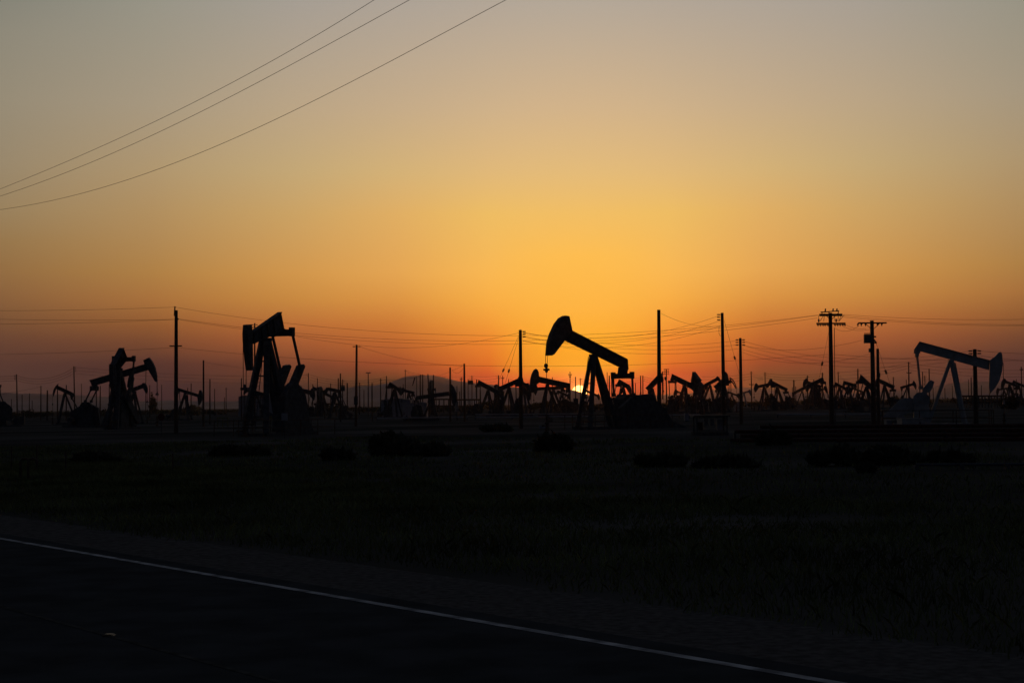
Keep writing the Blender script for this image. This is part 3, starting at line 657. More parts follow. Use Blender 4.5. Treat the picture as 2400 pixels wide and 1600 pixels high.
pole(2129.5, 848, 'pole with one crossarm left of the blue-grey pumpjack', H=10.5, arms=((26, 5.5, 'two'),), w=.17, pins=1)
pole(2155, 866, 'thin pole hidden partly by the blue-grey pitman arm', H=9.5)
pole(2162, 871, 'pole just right of the blue-grey pitman arm', H=9)
pole(2167.5, 880, 'pole with side pins between pitman arm and counterweight', H=8.5, pins=3)
pole(2177.5, 864, 'taller pole rising behind the blue-grey counterweight', H=9.5, w=.18)
pole(2187, 908, 'tiny pole right of the blue-grey counterweight', H=8)
pole(2214.5, 909, 'tiny pole seen left of the blue-grey legs', H=7.5)
pole(2232, 904, 'short pole seen between the blue-grey legs', H=8, w=.2)
pole(2270, 889, 'thin pole of a pair right of the blue-grey legs', H=8.5)
pole(2276, 884, 'thicker pole of a pair right of the blue-grey legs', H=8.5, w=.2)
pole(2284.5, 818, 'stout pole behind the blue-grey beam near its head', base=1000, w=.19, pins=2, group=MAINP, cat='power pole', name='power_pole', ub=2287)
pole(2300, 902, 'tiny pole between the stout pole and the blue-grey head', H=8)
pole(2318.5, 886, 'thin pole along the back edge of the blue-grey head', H=8.5)
pole(2393.5, 859, 'pole with a tiny crossarm at the right frame edge', H=10, arms=((7, 4, 'two'),))
pole(2382, 888, 'short pole above the pumpjack cut by the right edge', H=8)
pole(342, 868, 'bare pole under the raised head of the left pumpjack', base=974, w=.13)
pole(351, 902, 'thin pole just right of the bare pole under the raised head', H=8.5)
pole(379, 901, 'bare pole between the raised head and the crossarm pole', base=962, w=.12)
pole(448, 898, 'thin pole above the beam of the drooping-head pumpjack', H=8.5)
pole(440, 909, 'short thin pole left of the pole above that drooping beam', H=7)
pole(503, 911, 'short thin pole right of the paired bare poles', H=8)
pole(530, 908, 'thin pole alone before the white building', H=9, pins=1)
pole(526, 931, 'tiny pole close left of the pole before the white building', H=7)
pole(597, 757, 'pole half hidden behind the head of the end-on pumpjack', base=992, w=.14, pins=2, group=MAINP, cat='power pole', name='power_pole')
pole(566, 886, 'bare pole touching the left corner of the white building', base=986, w=.12)
pole(191, 899, 'bare pole over the tail of the raised-head left pumpjack', base=965, w=.12)
pole(235, 904, 'bare pole left of the end-on pumpjack head at the left', H=8, w=.17)
pole(226, 910, 'thin pole beside the bare pole left of the end-on head', H=8)
pole(256, 900, 'thin pole just behind the end-on pumpjack head at the left', H=9)
pole(27, 935, 'tiny pole nearest the left frame edge', H=7)
pole(52, 924, 'tiny pole just right of the left-edge insulator pole', H=7.5)
pole(69, 921, 'tiny pole midway between the two left bare poles', H=7.5)
pole(75.5, 938, 'shortest tiny pole left of the lone bare pole', H=6.5)
pole(111, 914, 'thick short pole right of the lone bare pole at left', H=7, w=.22)
pole(135, 911, 'short pole under the head of the far-left pumpjack', H=7.5, w=.18)
pole(155.5, 902, 'pole crossing the beam of the far-left pumpjack', H=8, w=.16)
pole(744, 886, 'thin pole above the level-beam far pumpjack', H=10, w=.1)
pole(733, 900, 'thin short pole below that level-beam far pumpjack', H=8)
pole(775, 898, 'thin pole between the sloping beam and the raised arms', H=8.5)
pole(793, 886, 'pole left of the thick platform pole', H=9, w=.17)
pole(798, 875, 'thick pole carrying a side box left of the box-foot pole', base=988, w=.13, extra=transformer(36, 6, 8, 10))
pole(803, 889, 'thin pole hidden behind the thick side-box pole', H=9, pins=2)
pole(814, 897, 'pole right of the thick side-box pole', H=8.5, w=.18)
pole(843, 896, 'pole close right of the box-foot pole', H=8.5, w=.17)
pole(853, 914, 'thin short pole left of the twin lamp post', H=8)
pole(892, 887, 'pole with faint wires left of the lifted far tail', H=9, pins=1)
pole(906, 881, 'taller pole touching the lifted far tail', H=9.5, w=.17)
pole(1071, 904, 'short pole right of the broad pumpjack head', H=8.5)
pole(1077, 917, 'tiny thin pole right of the broad pumpjack head', H=8)
pole(1125, 912, 'tiny thin pole under the lifted beam left of the sun', H=8)

# ------------------------------------------------------------------ wires
def wire(label, a, b, vm=None, group='sagging power lines', r=.28, name='power_line', cat='wire', n=14):
    A, B = at(*a), at(*b)
    t = .5
    Mid = (A + B) / 2
    rel = Mid - Vector((0, 0, CAMH)); vmid = CY - F * rel.dot(_u) / rel.dot(_f)
    sag = ((vm - vmid) if vm is not None else 4) * Mid.y / F
    pts = []
    for i in range(n + 1):
        t = i / n; q = A.lerp(B, t); q.z -= sag * 4 * t * (1 - t); pts.append(q)
    rr = [max(.006, min(r, .28) * q.y / F) for q in pts]
    o = MB().path(pts, rr, 4).build(name, 'wire')
    return tag(o, label, cat, group)
d = {u: POLE[u][1] for u in POLE}
D413, D1946 = d[413], d[1946]
L1 = 'wires of the long left-to-right line'
wire('topmost wire from the left frame edge to the crossarm pole', (-140, 727, D413), (410, 719.5, D413), 727, L1)
wire('upper of two converging wires left of the crossarm pole', (-140, 744, D413), (416, 748, D413), 750, L1)
wire('lower of two converging wires left of the crossarm pole', (-140, 759, D413 - 6), (416, 748, D413), 757.5, L1)
wire('lowest wire from the left frame edge to the short crossarm', (-140, 832, D413), (413, 814, D413), 827, L1)
wire('topmost long wire sagging from the crossarm pole to the double-crossarm pole', (410, 719.5, D413), (1916, 738, D1946), 786, L1, n=30)
wire('second long wire sagging from the crossarm pole to the double-crossarm pole', (418, 747, D413), (1916, 739, D1946), 799, L1, n=30)
wire('third long wire sagging from the crossarm pole to the double-crossarm pole', (421, 749, D413 + 3), (1916, 745, D1946), 807, L1, n=30)
wire('lowest long cable crossing the whole field below the other wires', (413, 814, D413), (1946, 830, D1946), 857.5, L1, n=30)
wire('upper wire from the double-crossarm pole to the right frame edge', (1978, 737, D1946), (2560, 742, D1946), 749, L1)
wire('middle wire from the double-crossarm pole to the right frame edge', (1976, 740, D1946), (2560, 757, D1946), 759, L1)
wire('lower wire from the double-crossarm pole to the right frame edge', (1974, 743, D1946), (2560, 758, D1946 + 3), 762, L1)
wire('long cable continuing right below the transformer toward the frame edge', (1950, 830, D1946), (2560, 838, D1946), 845, L1)
L2 = 'branch wires between neighbouring poles'
wire('wire falling right from the end-on pumpjack to the box-foot pole', (590, 765, d[836] + 20), (836, 808, d[836]), 790, L2)
wire('deep slack wire from the box-foot pole to the guyed pole', (836, 808, d[836]), (1216, 780, d[1219.5]), 813, L2)
wire('wire falling right from the box-foot pole to the thicker tall pole', (840, 811, d[836]), (1086, 856, d[1088]), 846, L2)
wire('short wire joining the thick pole and the thicker tall pole', (1059, 868, d[1055]), (1086, 856, d[1088]), 863, L2)
wire('short slack loop between the thick pole and the thicker tall pole', (1059, 867, d[1055]), (1087, 861, d[1088]), 874, L2)
wire('short wire rising from the peak poles to the thick pole', (1017, 885, d[1016]), (1053, 872, d[1055]), 879.5, L2)
for i, w_ in enumerate(('top', 'middle', 'bottom')):
    wire(f'{w_} wire from the guyed pole to the jumper-loop pole', (1226, 779 + 9.7 * i, d[1219.5]), (1690, 738 + 12.6 * i, d[1692.5]), 790 + 11 * i, L2, n=20)
    wire(f'{w_} wire from the guyed pole to the thick bare pole', (1226, 779.5 + 9.7 * i, d[1219.5]), (1733, 797.5 + 9.6 * i, d[1735]), 809 + 9.7 * i, L2, n=20)
    wire(f'{w_} wire from the thick bare pole to the stout pole at right', (1739, 798 + 10 * i, d[1735]), (2283, 821 + 9 * i, d[2284.5]), 840 + 9.5 * i, L2, n=20)
    wire(f'{w_} wire from the left-edge pole to the pole above the far-left pumpjack', (42, 881 + 5.2 * i, d[39]), (171, 863 + 6.5 * i, d[173]), 887 + 5.5 * i, L2, r=.3)
    wire(f'{w_} wire from the left-edge pole out of the frame', (-160, 884 + 5 * i, d[39]), (37, 881 + 5.5 * i, d[39]), 884 + 5.2 * i, L2, r=.3)
    wire(f'{w_} wire from the far-left insulator pole behind both left pumpjacks', (178, 861 + 7 * i, d[173]), (720, 879 + 6 * i, d[723]), 880 + 8 * i, L2, r=.3, n=20)
    wire(f'{w_} wire between the slim crossarm pole and the thin crossing pole', (1762, 876 + 6 * i, d[1760.5]), (1792, 876 + 5 * i, d[1793]), 879 + 6 * i, L2, r=.25)
    wire(f'{w_} wire from the thick bare pole to the slim crossarm pole', (1640, 882 + 7 * i, 480), (1759, 876 + 6 * i, d[1760.5]), 882 + 7 * i, L2, r=.25)
    wire(f'{w_} wire from the thin crossing pole to the raised-tail pole', (1795, 875 + 5 * i, d[1793]), (1926, 876 + 4 * i, d[1927.5]), 879 + 6 * i, L2, r=.25)
    wire(f'{w_} wire from the left to the pole left of the blue-grey pumpjack', (1966, 872 + 8 * i, d[1964.5]), (2128, 851 + 6 * i, d[2129.5]), 866 + 8 * i, L2, r=.28)
    wire(f'{w_} wire right of the pole left of the blue-grey pumpjack', (2131, 853 + 7 * i, d[2129.5]), (2460, 866 + 7 * i, d[2129.5]), 866 + 8 * i, L2, r=.28)
    wire(f'{w_} wire from the wired pair pole down to the steep beam', (1508, 882 + 5 * i, d[1506.5]), (1560, 893 + 5 * i, d[1561.5]), 889 + 5 * i, L2, r=.25)
    wire(f'{w_} wire between the capsule pole and platform pole left of the sun', (1108, 881 + 6 * i, d[1106]), (1167, 880 + 6 * i, d[1168.5]), 883 + 7 * i, L2, r=.22)
    wire(f'{w_} faint wire across the gap right of the sun', (1362, 888 + 5 * i, d[1360]), (1501, 885 + 5 * i, d[1501.5]), 891 + 6 * i, L2, r=.2)
    wire(f'{w_} faint wire from the rounded-head pole to the sun poles', (1196, 890 + 5 * i, d[1192]), (1348, 886 + 4 * i, d[1349]), 894 + 4 * i, L2, r=.2)
    wire(f'{w_} faint wire running from the dangling-insulator pole past the lamp post', (727, 878 + 6 * i, d[723]), (905, 883 + 6 * i, d[906]), 893 + 5 * i, L2, r=.24)
wire('upper wire from the stout pole at right to the frame edge', (2288, 822, d[2284.5]), (2520, 832, d[2284.5]), 829, L2)
wire('lower wire from the stout pole at right to the frame edge', (2288, 832, d[2284.5]), (2520, 852, d[2284.5]), 846, L2)
wire('slack wire from the tallest bare pole to the jumper-loop pole', (1549, 734, d[1544]), (1686, 764, d[1692.5]), 760, L2)
wire('wire from the thick bare pole up to the finned transformer', (1740, 809, d[1735]), (2022, 797, d[2043.5]), 820, L2)
wire('wire from the thick bare pole up to the meter box', (1739, 825, d[1735]), (2041, 829, d[2043.5]), 851, L2)
wire('short slack wire swooping from the double-crossarm pole to the transformer pole', (1955, 768, D1946), (2013, 763, d[2043.5]), 776, L2)
wire('short straight wire between the two big crossarms', (1980, 760, D1946), (2030, 770, d[2043.5]), 769, L2)
wire('second short slack wire swooping toward the transformer bushings', (1976, 765, D1946), (2040, 771, d[2043.5]), 774, L2)
wire('wire from the paired bare pole falling behind the end-on pumpjack', (480, 849, d[477]), (722, 878, d[723]), 872, L2, r=.32)
wire('wire from the lone bare pole falling left to the frame edge', (95, 906, d[96]), (-60, 930, d[96]), 921, L2, r=.22)
wire('wire from the lone bare pole falling right to the thick short pole', (97, 907, d[96]), (189, 900, d[191]), 912, L2, r=.22)
wire('wire from the peak shoulder pole to the leaning thick pole', (952, 868, d[950]), (1002, 880, d[1003]), 874.5, L2, r=.28)
wire('lower wire from the peak shoulder pole to the close pair', (952, 871, d[950]), (984, 881, d[985]), 876.5, L2, r=.28)
wire('wire from the peak flank pole to the platform pole', (1018, 881, d[1016]), (1105, 881, d[1106]), 884, L2, r=.28)
wire('wire from the lifted-tail pole to the peak shoulder pole', (894, 890, d[892]), (985, 882, d[985]), 889, L2, r=.24)
wire('wire from the thin pole by the riser falling right to the beam', (1966, 880, d[1964.5]), (2006, 898, d[2010.5]), 892, L2, r=.24)
wire('wire from the slim crossarm pole falling to the thin crossing pole', (1763, 880, d[1760.5]), (1791, 890, d[1793]), 886, L2, r=.24)
GW = 'slanting guy wires'
def guy(label, a, b, bead=None):
    o = wire(label, a, b, None, GW, r=.3, name='guy_wire', cat='guy wire')
guy_ = [('outer guy wire slanting left from the guyed pole', (1216, 786, d[1219.5]), (1163, 905, d[1219.5] + 4)),
        ('inner guy wire slanting left from the guyed pole', (1216, 790, d[1219.5]), (1182, 905, d[1219.5] + 3)),
        ('guy wire slanting right from the jumper-loop pole', (1697, 750, d[1692.5]), (1734, 880, d[1692.5])),
        ('guy wire slanting left from the double-crossarm pole', (1942, 780, D1946), (1920, 885, D1946 + 4)),
        ('guy wire slanting right from the transformer pole', (2052, 800, d[2043.5]), (2088, 905, d[2043.5]))]
for lb, a, b in guy_:
    A, B = at(*a), at(*b)
    o = MB().path([A, A.lerp(B, .5), B], max(.008, .3 * A.y / F), 4)
    q = A.lerp(B, .68); dd = (B - A).normalized()
    root = tag(o.build('guy_wire', 'wire'), lb, 'guy wire', GW)
    MB().tube(q - dd * .16, q + dd * .16, .085, n=8).build('strain_insulator', 'glass', root)
A, B = at(1756, 960, 105), ground(1778, 1026)
tag(MB().tube(A, B, .035, n=6).build('guy_guard', 'gravel'), 'pale slanting guy guard tube right of the control shed', 'guy guard')
# jumper loop
px = d[1692.5] / F
A = at(1686, 764, d[1692.5])
tag(MB().path([A, A + Vector((-1.2 * px, 0, -8 * px)), A + Vector((-1 * px, 0, -17 * px)), A + Vector((2 * px, 0, -24 * px)), A + Vector((5 * px, 0, -18 * px)), A + Vector((6 * px, 0, -8 * px))], .5 * px, 5).build('jumper_loop', 'wire'), 'wire loop hanging at the left side of the tall pole', 'jumper wire')

# the three near wires overhead, running along the road from a pole left of the frame to one high on the right
def overhead(label, pts, d0, d1):
    us = [p[0] for p in pts]
    c = np.polyfit([p[0] for p in pts], [p[1] for p in pts], 3 if len(pts) > 4 else 2)
    out = []
    A, B = at(us[0], 700, d0), at(us[-1], 700, d1)
    for i in range(41):
        u = -140 + (us[-1] + 160 + 140) * i / 40
        v = float(np.polyval(c, u))
        dr = ray(u, v)                       # meet the vertical plane the wire hangs in
        ax, ay, bx, by = A.x, A.y, B.x - A.x, B.y - A.y
        t = (ax * by - ay * bx) / (dr.x * by - dr.y * bx)
        out.append(Vector((dr.x * t, dr.y * t, CAMH + dr.z * t)))
    o = MB().path(out, .0058, 6).build('overhead_wire', 'wire')
    tag(o, label, 'overhead wire', 'three overhead wires crossing the upper left sky')
S = 2400 / 2352
overhead('topmost of three overhead wires crossing the upper left sky', [(0, 443), (204, 359), (408, 262), (612, 158), (877, 0)], 58, 36)
overhead('middle of three overhead wires crossing the upper left sky', [(0, 460), (306, 340), (612, 191), (790, 92), (961, 0)], 57, 35)
overhead('lowest of three overhead wires crossing the upper left sky', [(0, 491), (204, 451), (408, 383), (714, 245), (1020, 91), (1184, 0)], 56, 33)

# ------------------------------------------------------------------ buildings, tanks, pipes, signs, small plant
def building(name, label, u0, u1, vroof, vbase, depth_m, peak=None, m='wall', cat='building', sill=True, D=None):
    D = D or ground((u0 + u1) / 2, vbase).y
    A, B = at(u0, vroof, D), at(u1, vroof, D); z0 = G((A.x + B.x) / 2, D)
    w = B.x - A.x; h = A.z - z0
    root = thing(name, label, cat, ((A.x + B.x) / 2, D + depth_m / 2, z0))
    wl = MB().box((0, 0, h / 2 - .2), (w, depth_m, h + .4))
    for i in range(int(w / .9)): wl.box((-w / 2 + .45 + i * .9, -depth_m / 2 - .02, h / 2), (.12, .04, h))
    wl.build('wall', m, root)
    pk = peak * D / F if peak else .15
    MB().add([(-w / 2 - .2, -depth_m / 2 - .2, h + .01), (w / 2 + .2, -depth_m / 2 - .2, h + .01), (w / 2 + .2, depth_m / 2 + .2, h + .01), (-w / 2 - .2, depth_m / 2 + .2, h + .01), (w * .12, -depth_m / 2 - .2, h + pk), (w * .12, depth_m / 2 + .2, h + pk)],
             [(3, 2, 1, 0), (0, 1, 4), (1, 2, 5, 4), (2, 3, 5), (3, 0, 4, 5)]).build('roof', m, root)
    MB().box((-w * .22, -depth_m / 2 - .05, 1.05), (1.0, .06, 2.1)).build('door', 'steel', root)
    return root
building('warehouse', 'low pale warehouse behind the end-on pumpjack left of centre', 559, 640, 929, 957, 12, peak=7, D=420)
building('equipment_shed', 'low dark shed with flat roof left of the mountain foot', 893, 962, 937, 962, 6, peak=4, m='pale', cat='shed', D=330)
building('pump_house', 'small dark pump house below the tail of the level far beam', 962, 1000, 944, 965, 5, peak=2, m='pale', cat='shed', D=300)
def pipe_rack(label, u0, u1, vt, vb, n, D):
    A, B = at(u0, vt, D), at(u1, vt, D); z0 = G(A.x, D); h = A.z - z0; w = B.x - A.x
    root = thing('pipe_rack', label, 'pipe rack', (A.x, D, z0))
    f = MB()
    for i in range(n + 1):
        f.bar((w * i / n, 0, -.2), (w * i / n, 0, h), .22); f.bar((w * i / n, 2, -.2), (w * i / n, 2, h), .22); f.bar((w * i / n, -.3, h), (w * i / n, 2.3, h), .18)
    f.build('frame', 'steel', root)
    for z, r in ((h + .18, .2), (h * .55, .16)):
        MB().tube((-.5, .4, z), (w + .5, .4, z), r, n=10).build('pipe', 'rust', root)
pipe_rack('dark pipe rack with light gaps left of the lifted far tail', 1070, 1122, 938, 950, 5, 420)
pipe_rack('dark pipe rack below the mountain right flank behind the broad head', 1018, 1062, 937, 948, 4, 440)
pipe_rack('dark pipe rack right of the blue-grey legs behind the stout pole', 2250, 2352, 930, 942, 7, 360)
pipe_rack('low pipe rack right of the raised crank arms', 740, 800, 948, 958, 5, 400)

def pipeline(label, u0, u1, v, D0, D1, r=.09, m='rust', zup=.45, group='long pipelines on low supports', sup=6.0):
    A, B = at(u0, v, D0), at(u1, v, D1)
    A.z = G(A.x, A.y) + zup; B.z = G(B.x, B.y) + zup
    root = thing('pipeline', label, 'pipeline', (A.x, A.y, A.z - zup), 0, group)
    L = B - A
    n = max(3, int(L.length / sup)); pts = []
    for i in range(n + 1):
        q = A + L * i / n; q.z = G(q.x, q.y) + zup; pts.append(q - Vector((A.x, A.y, A.z - zup)))
        l = pts[-1]; MB().box((l.x, l.y, l.z - zup / 2 - r * .5), (.12, .3, zup)).build('support', 'steel', root)
    MB().path(pts, r, 8).build('pipe', m, root)
pipeline('long thin pipeline left of the guyed pole at ground level', 884, 1096, 981, 238, 232, .1, 'pale')
pipeline('upper of two thin pipelines under the pumpjack before the sun', 1114, 1372, 977, 260, 246, .09, 'pale', .6)
pipeline('lower of two thin pipelines under the pumpjack before the sun', 1114, 1378, 982, 232, 224, .1, 'pale', .4)
pipeline('thin pipeline left of the control shed', 1568, 1640, 978, 215, 210, .1, 'pale')
pipeline('thin pipeline running behind the double-crossarm pole', 1822, 2064, 979, 205, 196, .1, 'pale')
for i, (lb, z, dd_) in enumerate((('lowest of four stacked rust-red pipes at the right', .14, 0), ('second from below of four stacked rust-red pipes at the right', .36, .25), ('third from below of four stacked rust-red pipes at the right', .58, .5), ('topmost of four stacked rust-red pipes at the right', .80, .75))):
    pipeline(lb, (1712, 1736, 1722, 1782)[i], 2470, 1030, 84 + dd_, 80 + dd_, .1, 'redpipe', z, 'four stacked rust-red pipes', 7.0)
pipeline('single thin pipe lying along the field edge at the far right', 2146, 2470, 1100, 50, 49, .045, 'steel', .16, 'field edge pipe', 3.5)

# control shed with cabinets
D = ground(1665, 1022).y; A, B = at(1630, 974, D), at(1704, 974, D); z0 = G(A.x, D); h = A.z - z0; w = B.x - A.x
root = thing('control_shed', 'open control shed with canopy and pale cabinets right of centre', 'control shed', (A.x, D, z0))
MB().box((w / 2, .6, h), (w + .3, 2.2, .1)).build('canopy', 'steel', root)
for x in (.05, w - .05):
    for y in (-.3, 1.5): MB().bar((x, y, -.2), (x, y, h - .05), .09).build('post', 'steel', root)
MB().box((w / 2, .9, .12), (w + .2, 1.6, .2)).build('plinth', 'gravel', root)
for fx, ww, hh, zz in ((.36, .22, .40, .85), (.55, .24, .42, .83), (.80, .34, .72, .68), (.16, .36, .5, .6)):
    cbn = MB().box((w * fx, .55, zz), (ww, .3, hh)).build('cabinet', 'pale' if fx > .3 else 'rust', root)
    MB().box((w * fx + ww * .28, .39, zz), (.03, .03, .1)).build('handle', 'steel', cbn)
MB().bar((0, .7, .3), (w, .7, .3), .06).bar((0, .7, 1.15), (w, .7, 1.15), .06).build('mounting_rail', 'steel', root)

def box_thing(name, label, cat, u0, u1, v0, v1, m='pale', D=None, group=None, dp=.8):
    D = D or ground((u0 + u1) / 2, v1).y
    A, B = at(u0, v0, D), at(u1, v0, D); x = (A.x + B.x) / 2; z0 = G(x, D); h = A.z - z0; w = B.x - A.x
    root = thing(name, label, cat, (x, D, z0), 0, group)
    MB().box((0, 0, h * .55), (w, dp, h * .9)).build('body', m, root)
    MB().box((0, 0, h * 1.02), (w * 1.06, dp * 1.08, h * .06)).build('lid', m, root)
    MB().box((0, 0, h * .05), (w * .9, dp * .9, h * .1 + .1)).build('base', 'steel', root)
    MB().box((w * .3, -dp / 2 - .02, h * .55), (w * .06, .04, h * .2)).build('handle', 'steel', root)
UT = 'small utility boxes among the pumpjacks'
box_thing('utility_box', 'small pale box on the bank left of the double-crossarm pole foot', 'utility box', 1916, 1937, 1004, 1016, group=UT)
box_thing('utility_box', 'small pale box low beside the jumper-loop pole', 'utility box', 1721, 1732, 951, 962, D=330, group=UT)
box_thing('utility_box', 'pale box by the raised-head left pumpjack gear', 'utility box', 196, 214, 984, 992, group=UT)
box_thing('utility_box', 'pale cabinet near the left frame edge', 'utility box', 28, 58, 976, 996, m='steel', group=UT)
box_thing('utility_box', 'pale cabinet under the carrier of the pumpjack before the sun', 'utility box', 1264, 1282, 997, 1004, group=UT)
box_thing('utility_box', 'small pale box left of the control shed', 'utility box', 1604, 1614, 969, 986, D=190, group=UT)
box_thing('utility_box', 'pale box at the foot of the blue-grey belt guard', 'utility box', 2075, 2087, 985, 1000, group=UT)
box_thing('utility_box', 'wide pale skid box below the blue-grey gear', 'utility box', 2108, 2160, 981, 1001, m='blue', D=118, group=UT, dp=1.6)
box_thing('utility_box', 'small square box crossing the sun just above ground', 'utility box', 1344, 1355, 935, 950, m='steel', D=380, group=UT)

def sign(name, label, u, v0, v1, vb, wpx, m, shape='box', top=None, group=None):
    D = ground(u, vb).y; px = D / F; x = at(u, v0, D).x; z0 = G(x, D)
    zt, zb = at(u, v0, D).z - z0, at(u, v1, D).z - z0
    root = thing(name, label, 'sign', (x, D, z0), 0, group)
    MB().tube((0, .06, -.2), (0, .06, (at(u, top, D).z - z0) if top else zt), .03, n=8).build('post', 'steel', root)
    if shape == 'oct':
        r = (zt - zb) / 2; zc = (zt + zb) / 2
        MB().poly([(r * 1.08 * math.cos(R(22.5 + 45 * k)), zc + r * 1.08 * math.sin(R(22.5 + 45 * k))) for k in range(8)], -.01, .01).build('panel', m, root)
    else:
        MB().box((0, 0, (zt + zb) / 2), (wpx * px, .03, zt - zb)).build('panel', m, root)
sign('well_sign', 'pale square sign on a thin post before the end-on pumpjack', 667, 968, 985, 1028, 15, 'pale', top=952)
sign('octagonal_sign', 'red octagonal sign on a post right of the left pumpjacks', 378, 969, 985, 1022, 14, 'red', 'oct')
sign('well_sign', 'bluish hanging sign below the broad pumpjack head', 1070, 941, 964, 984, 9, 'blue')
sign('well_sign', 'small yellowish sign at the foot of the end-on pumpjack', 634, 974, 984, 1016, 7, 'yellow')
# yellow barrier and field edge posts
D = 190
A, B = at(510, 978, D), at(534, 978, D); z0 = G(A.x, D)
br = MB()
for x in (0, (B.x - A.x) / 2, B.x - A.x): br.tube((x, 0, -.2), (x, 0, A.z - z0), .05, n=8)
for z in (.5, .98): br.tube((0, 0, z * (A.z - z0)), (B.x - A.x, 0, z * (A.z - z0)), .045, n=8)
o = br.build('barrier', 'yellow'); o.location = (A.x, D, z0); tag(o, 'low yellow pipe barrier between the bare pair and the white building', 'barrier')
for i, (u, vt, vb, lb) in enumerate(((27, 1046, 1108, 'leftmost thin fence post at the field edge'), (86, 1042, 1106, 'thin fence post right of the bent pipe risers'), (154, 1056, 1104, 'short thin fence post farthest right at the field edge'), (405, 1062, 1108, 'thin fence post alone in the grass at left'))):
    p = ground(u, vb); t = at(u, vt, p.y)
    o = MB().tube((0, 0, -.2), (0, 0, t.z - p.z), .028, n=8).bar((-.02, -.03, (t.z - p.z) * .9), (.02, -.03, (t.z - p.z) * .9 - .02), .03).build('fence_post', 'rust')
    o.location = p; tag(o, lb, 'fence post', 'thin posts at the field edge')
for u, lb in ((48, 'bent pipe riser standing left at the field edge'), (66, 'bent pipe riser standing right of another at the field edge')):
    p = ground(u, 1122); h = at(u, 1074, p.y).z - p.z
    o = MB().path([(0, 0, -.2), (0, 0, h * .85), (.06, 0, h * .97), (.16, 0, h), (.26, 0, h * .93), (.28, 0, h * .75)], .045, 8).build('pipe_riser', 'rust')
    o.location = p; tag(o, lb, 'pipe riser', 'bent pipe risers')
# slack windsock on a thin pole
D = 520
A = at(976.5, 882, D); z0 = G(A.x, D); root = thing('windsock', 'slack windsock hanging on a thin pole before the peak', 'windsock', (A.x, D, z0)); h = A.z - z0; px = D / F
MB().tube((0, 0, -.3), (0, 0, h), .75 * px, n=8).build('mast', 'steel', root)
MB().path([(-1.5 * px, 0, h - .2), (-4 * px, 0, h - 2 * px), (-7 * px, 0, h - 12 * px), (-10 * px, 0, h - 22 * px)], [.4 * px, 1.5 * px, 1.3 * px, .6 * px], 8).build('sleeve', 'rust', root)

# ------------------------------------------------------------------ vegetation
nr = np.random.default_rng(5)
def leaf_cloud(centers, radii, n, size, zmin=0.0):
    """n small triangles spread through lumps; returns vertex and face arrays"""
    c = np.asarray(centers); r = np.asarray(radii); w = r[:, 0] * r[:, 1]; w = w / w.sum()
    k = nr.choice(len(c), n, p=w)
    dr = nr.normal(size=(n, 3)); dr /= np.linalg.norm(dr, axis=1)[:, None]
    p = c[k] + dr * r[k] * (nr.random((n, 1)) ** .35)
    p[:, 2] = np.maximum(p[:, 2], zmin + .02)
    a = nr.normal(size=(n, 3)) * size; b = nr.normal(size=(n, 3)) * size * .5
    a[:, 2] = np.abs(a[:, 2]) * 1.1
    v = np.concatenate([p - b, p + b, p + a], 1).reshape(-1, 3)
    return v, np.arange(3 * n).reshape(-1, 3)
def np_obj(name, v, f, m, parent=None):
    me = bpy.data.meshes.new(name); me.vertices.add(len(v)); me.vertices.foreach_set('co', np.asarray(v, dtype=np.float32).ravel())
    k = f.shape[1]; me.loops.add(f.size); me.loops.foreach_set('vertex_index', f.ravel().astype(np.int32))
    me.polygons.add(len(f)); me.polygons.foreach_set('loop_start', np.arange(0, f.size, k, dtype=np.int32)); me.polygons.foreach_set('loop_total', np.full(len(f), k, dtype=np.int32))
    me.update(calc_edges=True); me.materials.append(M[m])
    o = bpy.data.objects.new(name, me); col.objects.link(o)
    if parent: o.parent = parent
    return o
def shrub(label, u, v, wpx, hpx, n=1500, m='leaf', group='dark desert shrubs in the foreground field'):
    p = ground(u, v); px = p.y / F; w, h = wpx * px, hpx * px
    root = thing('shrub', label, 'shrub', p, 0, group)
    ce, ra = [], []
    for i in range(9):
        x = (nr.random() - .5) * w * .75; t = 1 - abs(2 * x / w) ** 2
        ce.append((x, (nr.random() - .5) * w * .4, h * (.25 + .3 * nr.random()) * t)); ra.append((w * (.13 + .1 * nr.random()), w * .16, h * (.28 + .22 * nr.random()) * (.5 + .5 * t)))
    vv, ff = leaf_cloud(ce, ra, n, .075 + .0006 * p.y)
    np_obj('foliage', vv, ff, m, root)
    s = MB()
    for c in ce: s.path([(c[0] * .25, c[1] * .25, -.1), (c[0] * .7, c[1] * .7, c[2] * .6), (c[0], c[1], c[2] + .1)], [.03, .02, .01], 5)
    s.build('stems', 'stem', root)
shrub('broad dark shrub mound below the mountain, largest in the field', 905, 1068, 165, 62, 4500)
shrub('low dark shrub spreading right of the largest mound', 1010, 1068, 120, 30, 2200)
shrub('rounded dark shrub below the pumpjack before the sun', 1302, 1060, 95, 50, 2600)
shrub('low wide shrub band left of the control shed', 1540, 1094, 130, 34, 2200)
shrub('rounded shrub at the foot of the pale guy guard', 1812, 1044, 80, 42, 2200)
shrub('wide dark shrub in front of the stacked pipes', 1960, 1092, 150, 44, 3000)
shrub('wide dark shrub right of another before the stacked pipes', 2090, 1090, 130, 46, 2800)
shrub('low flat shrub at the right end of the dark shrub band', 2220, 1088, 120, 30, 2200)
shrub('low shrub left of the dark shrub band near the shed', 1700, 1096, 150, 26, 2200)
shrub('grassy shrub hump right of the octagonal sign post', 560, 1068, 130, 30, 2200)
shrub('low shrub tuft below the left pumpjacks', 230, 1082, 150, 26, 2200)
shrub('small shrub hump at the foot of the largest mound left side', 790, 1078, 70, 34, 1500)
shrub('small shrub on the bank before the guyed pole', 1160, 1012, 80, 18, 1200)
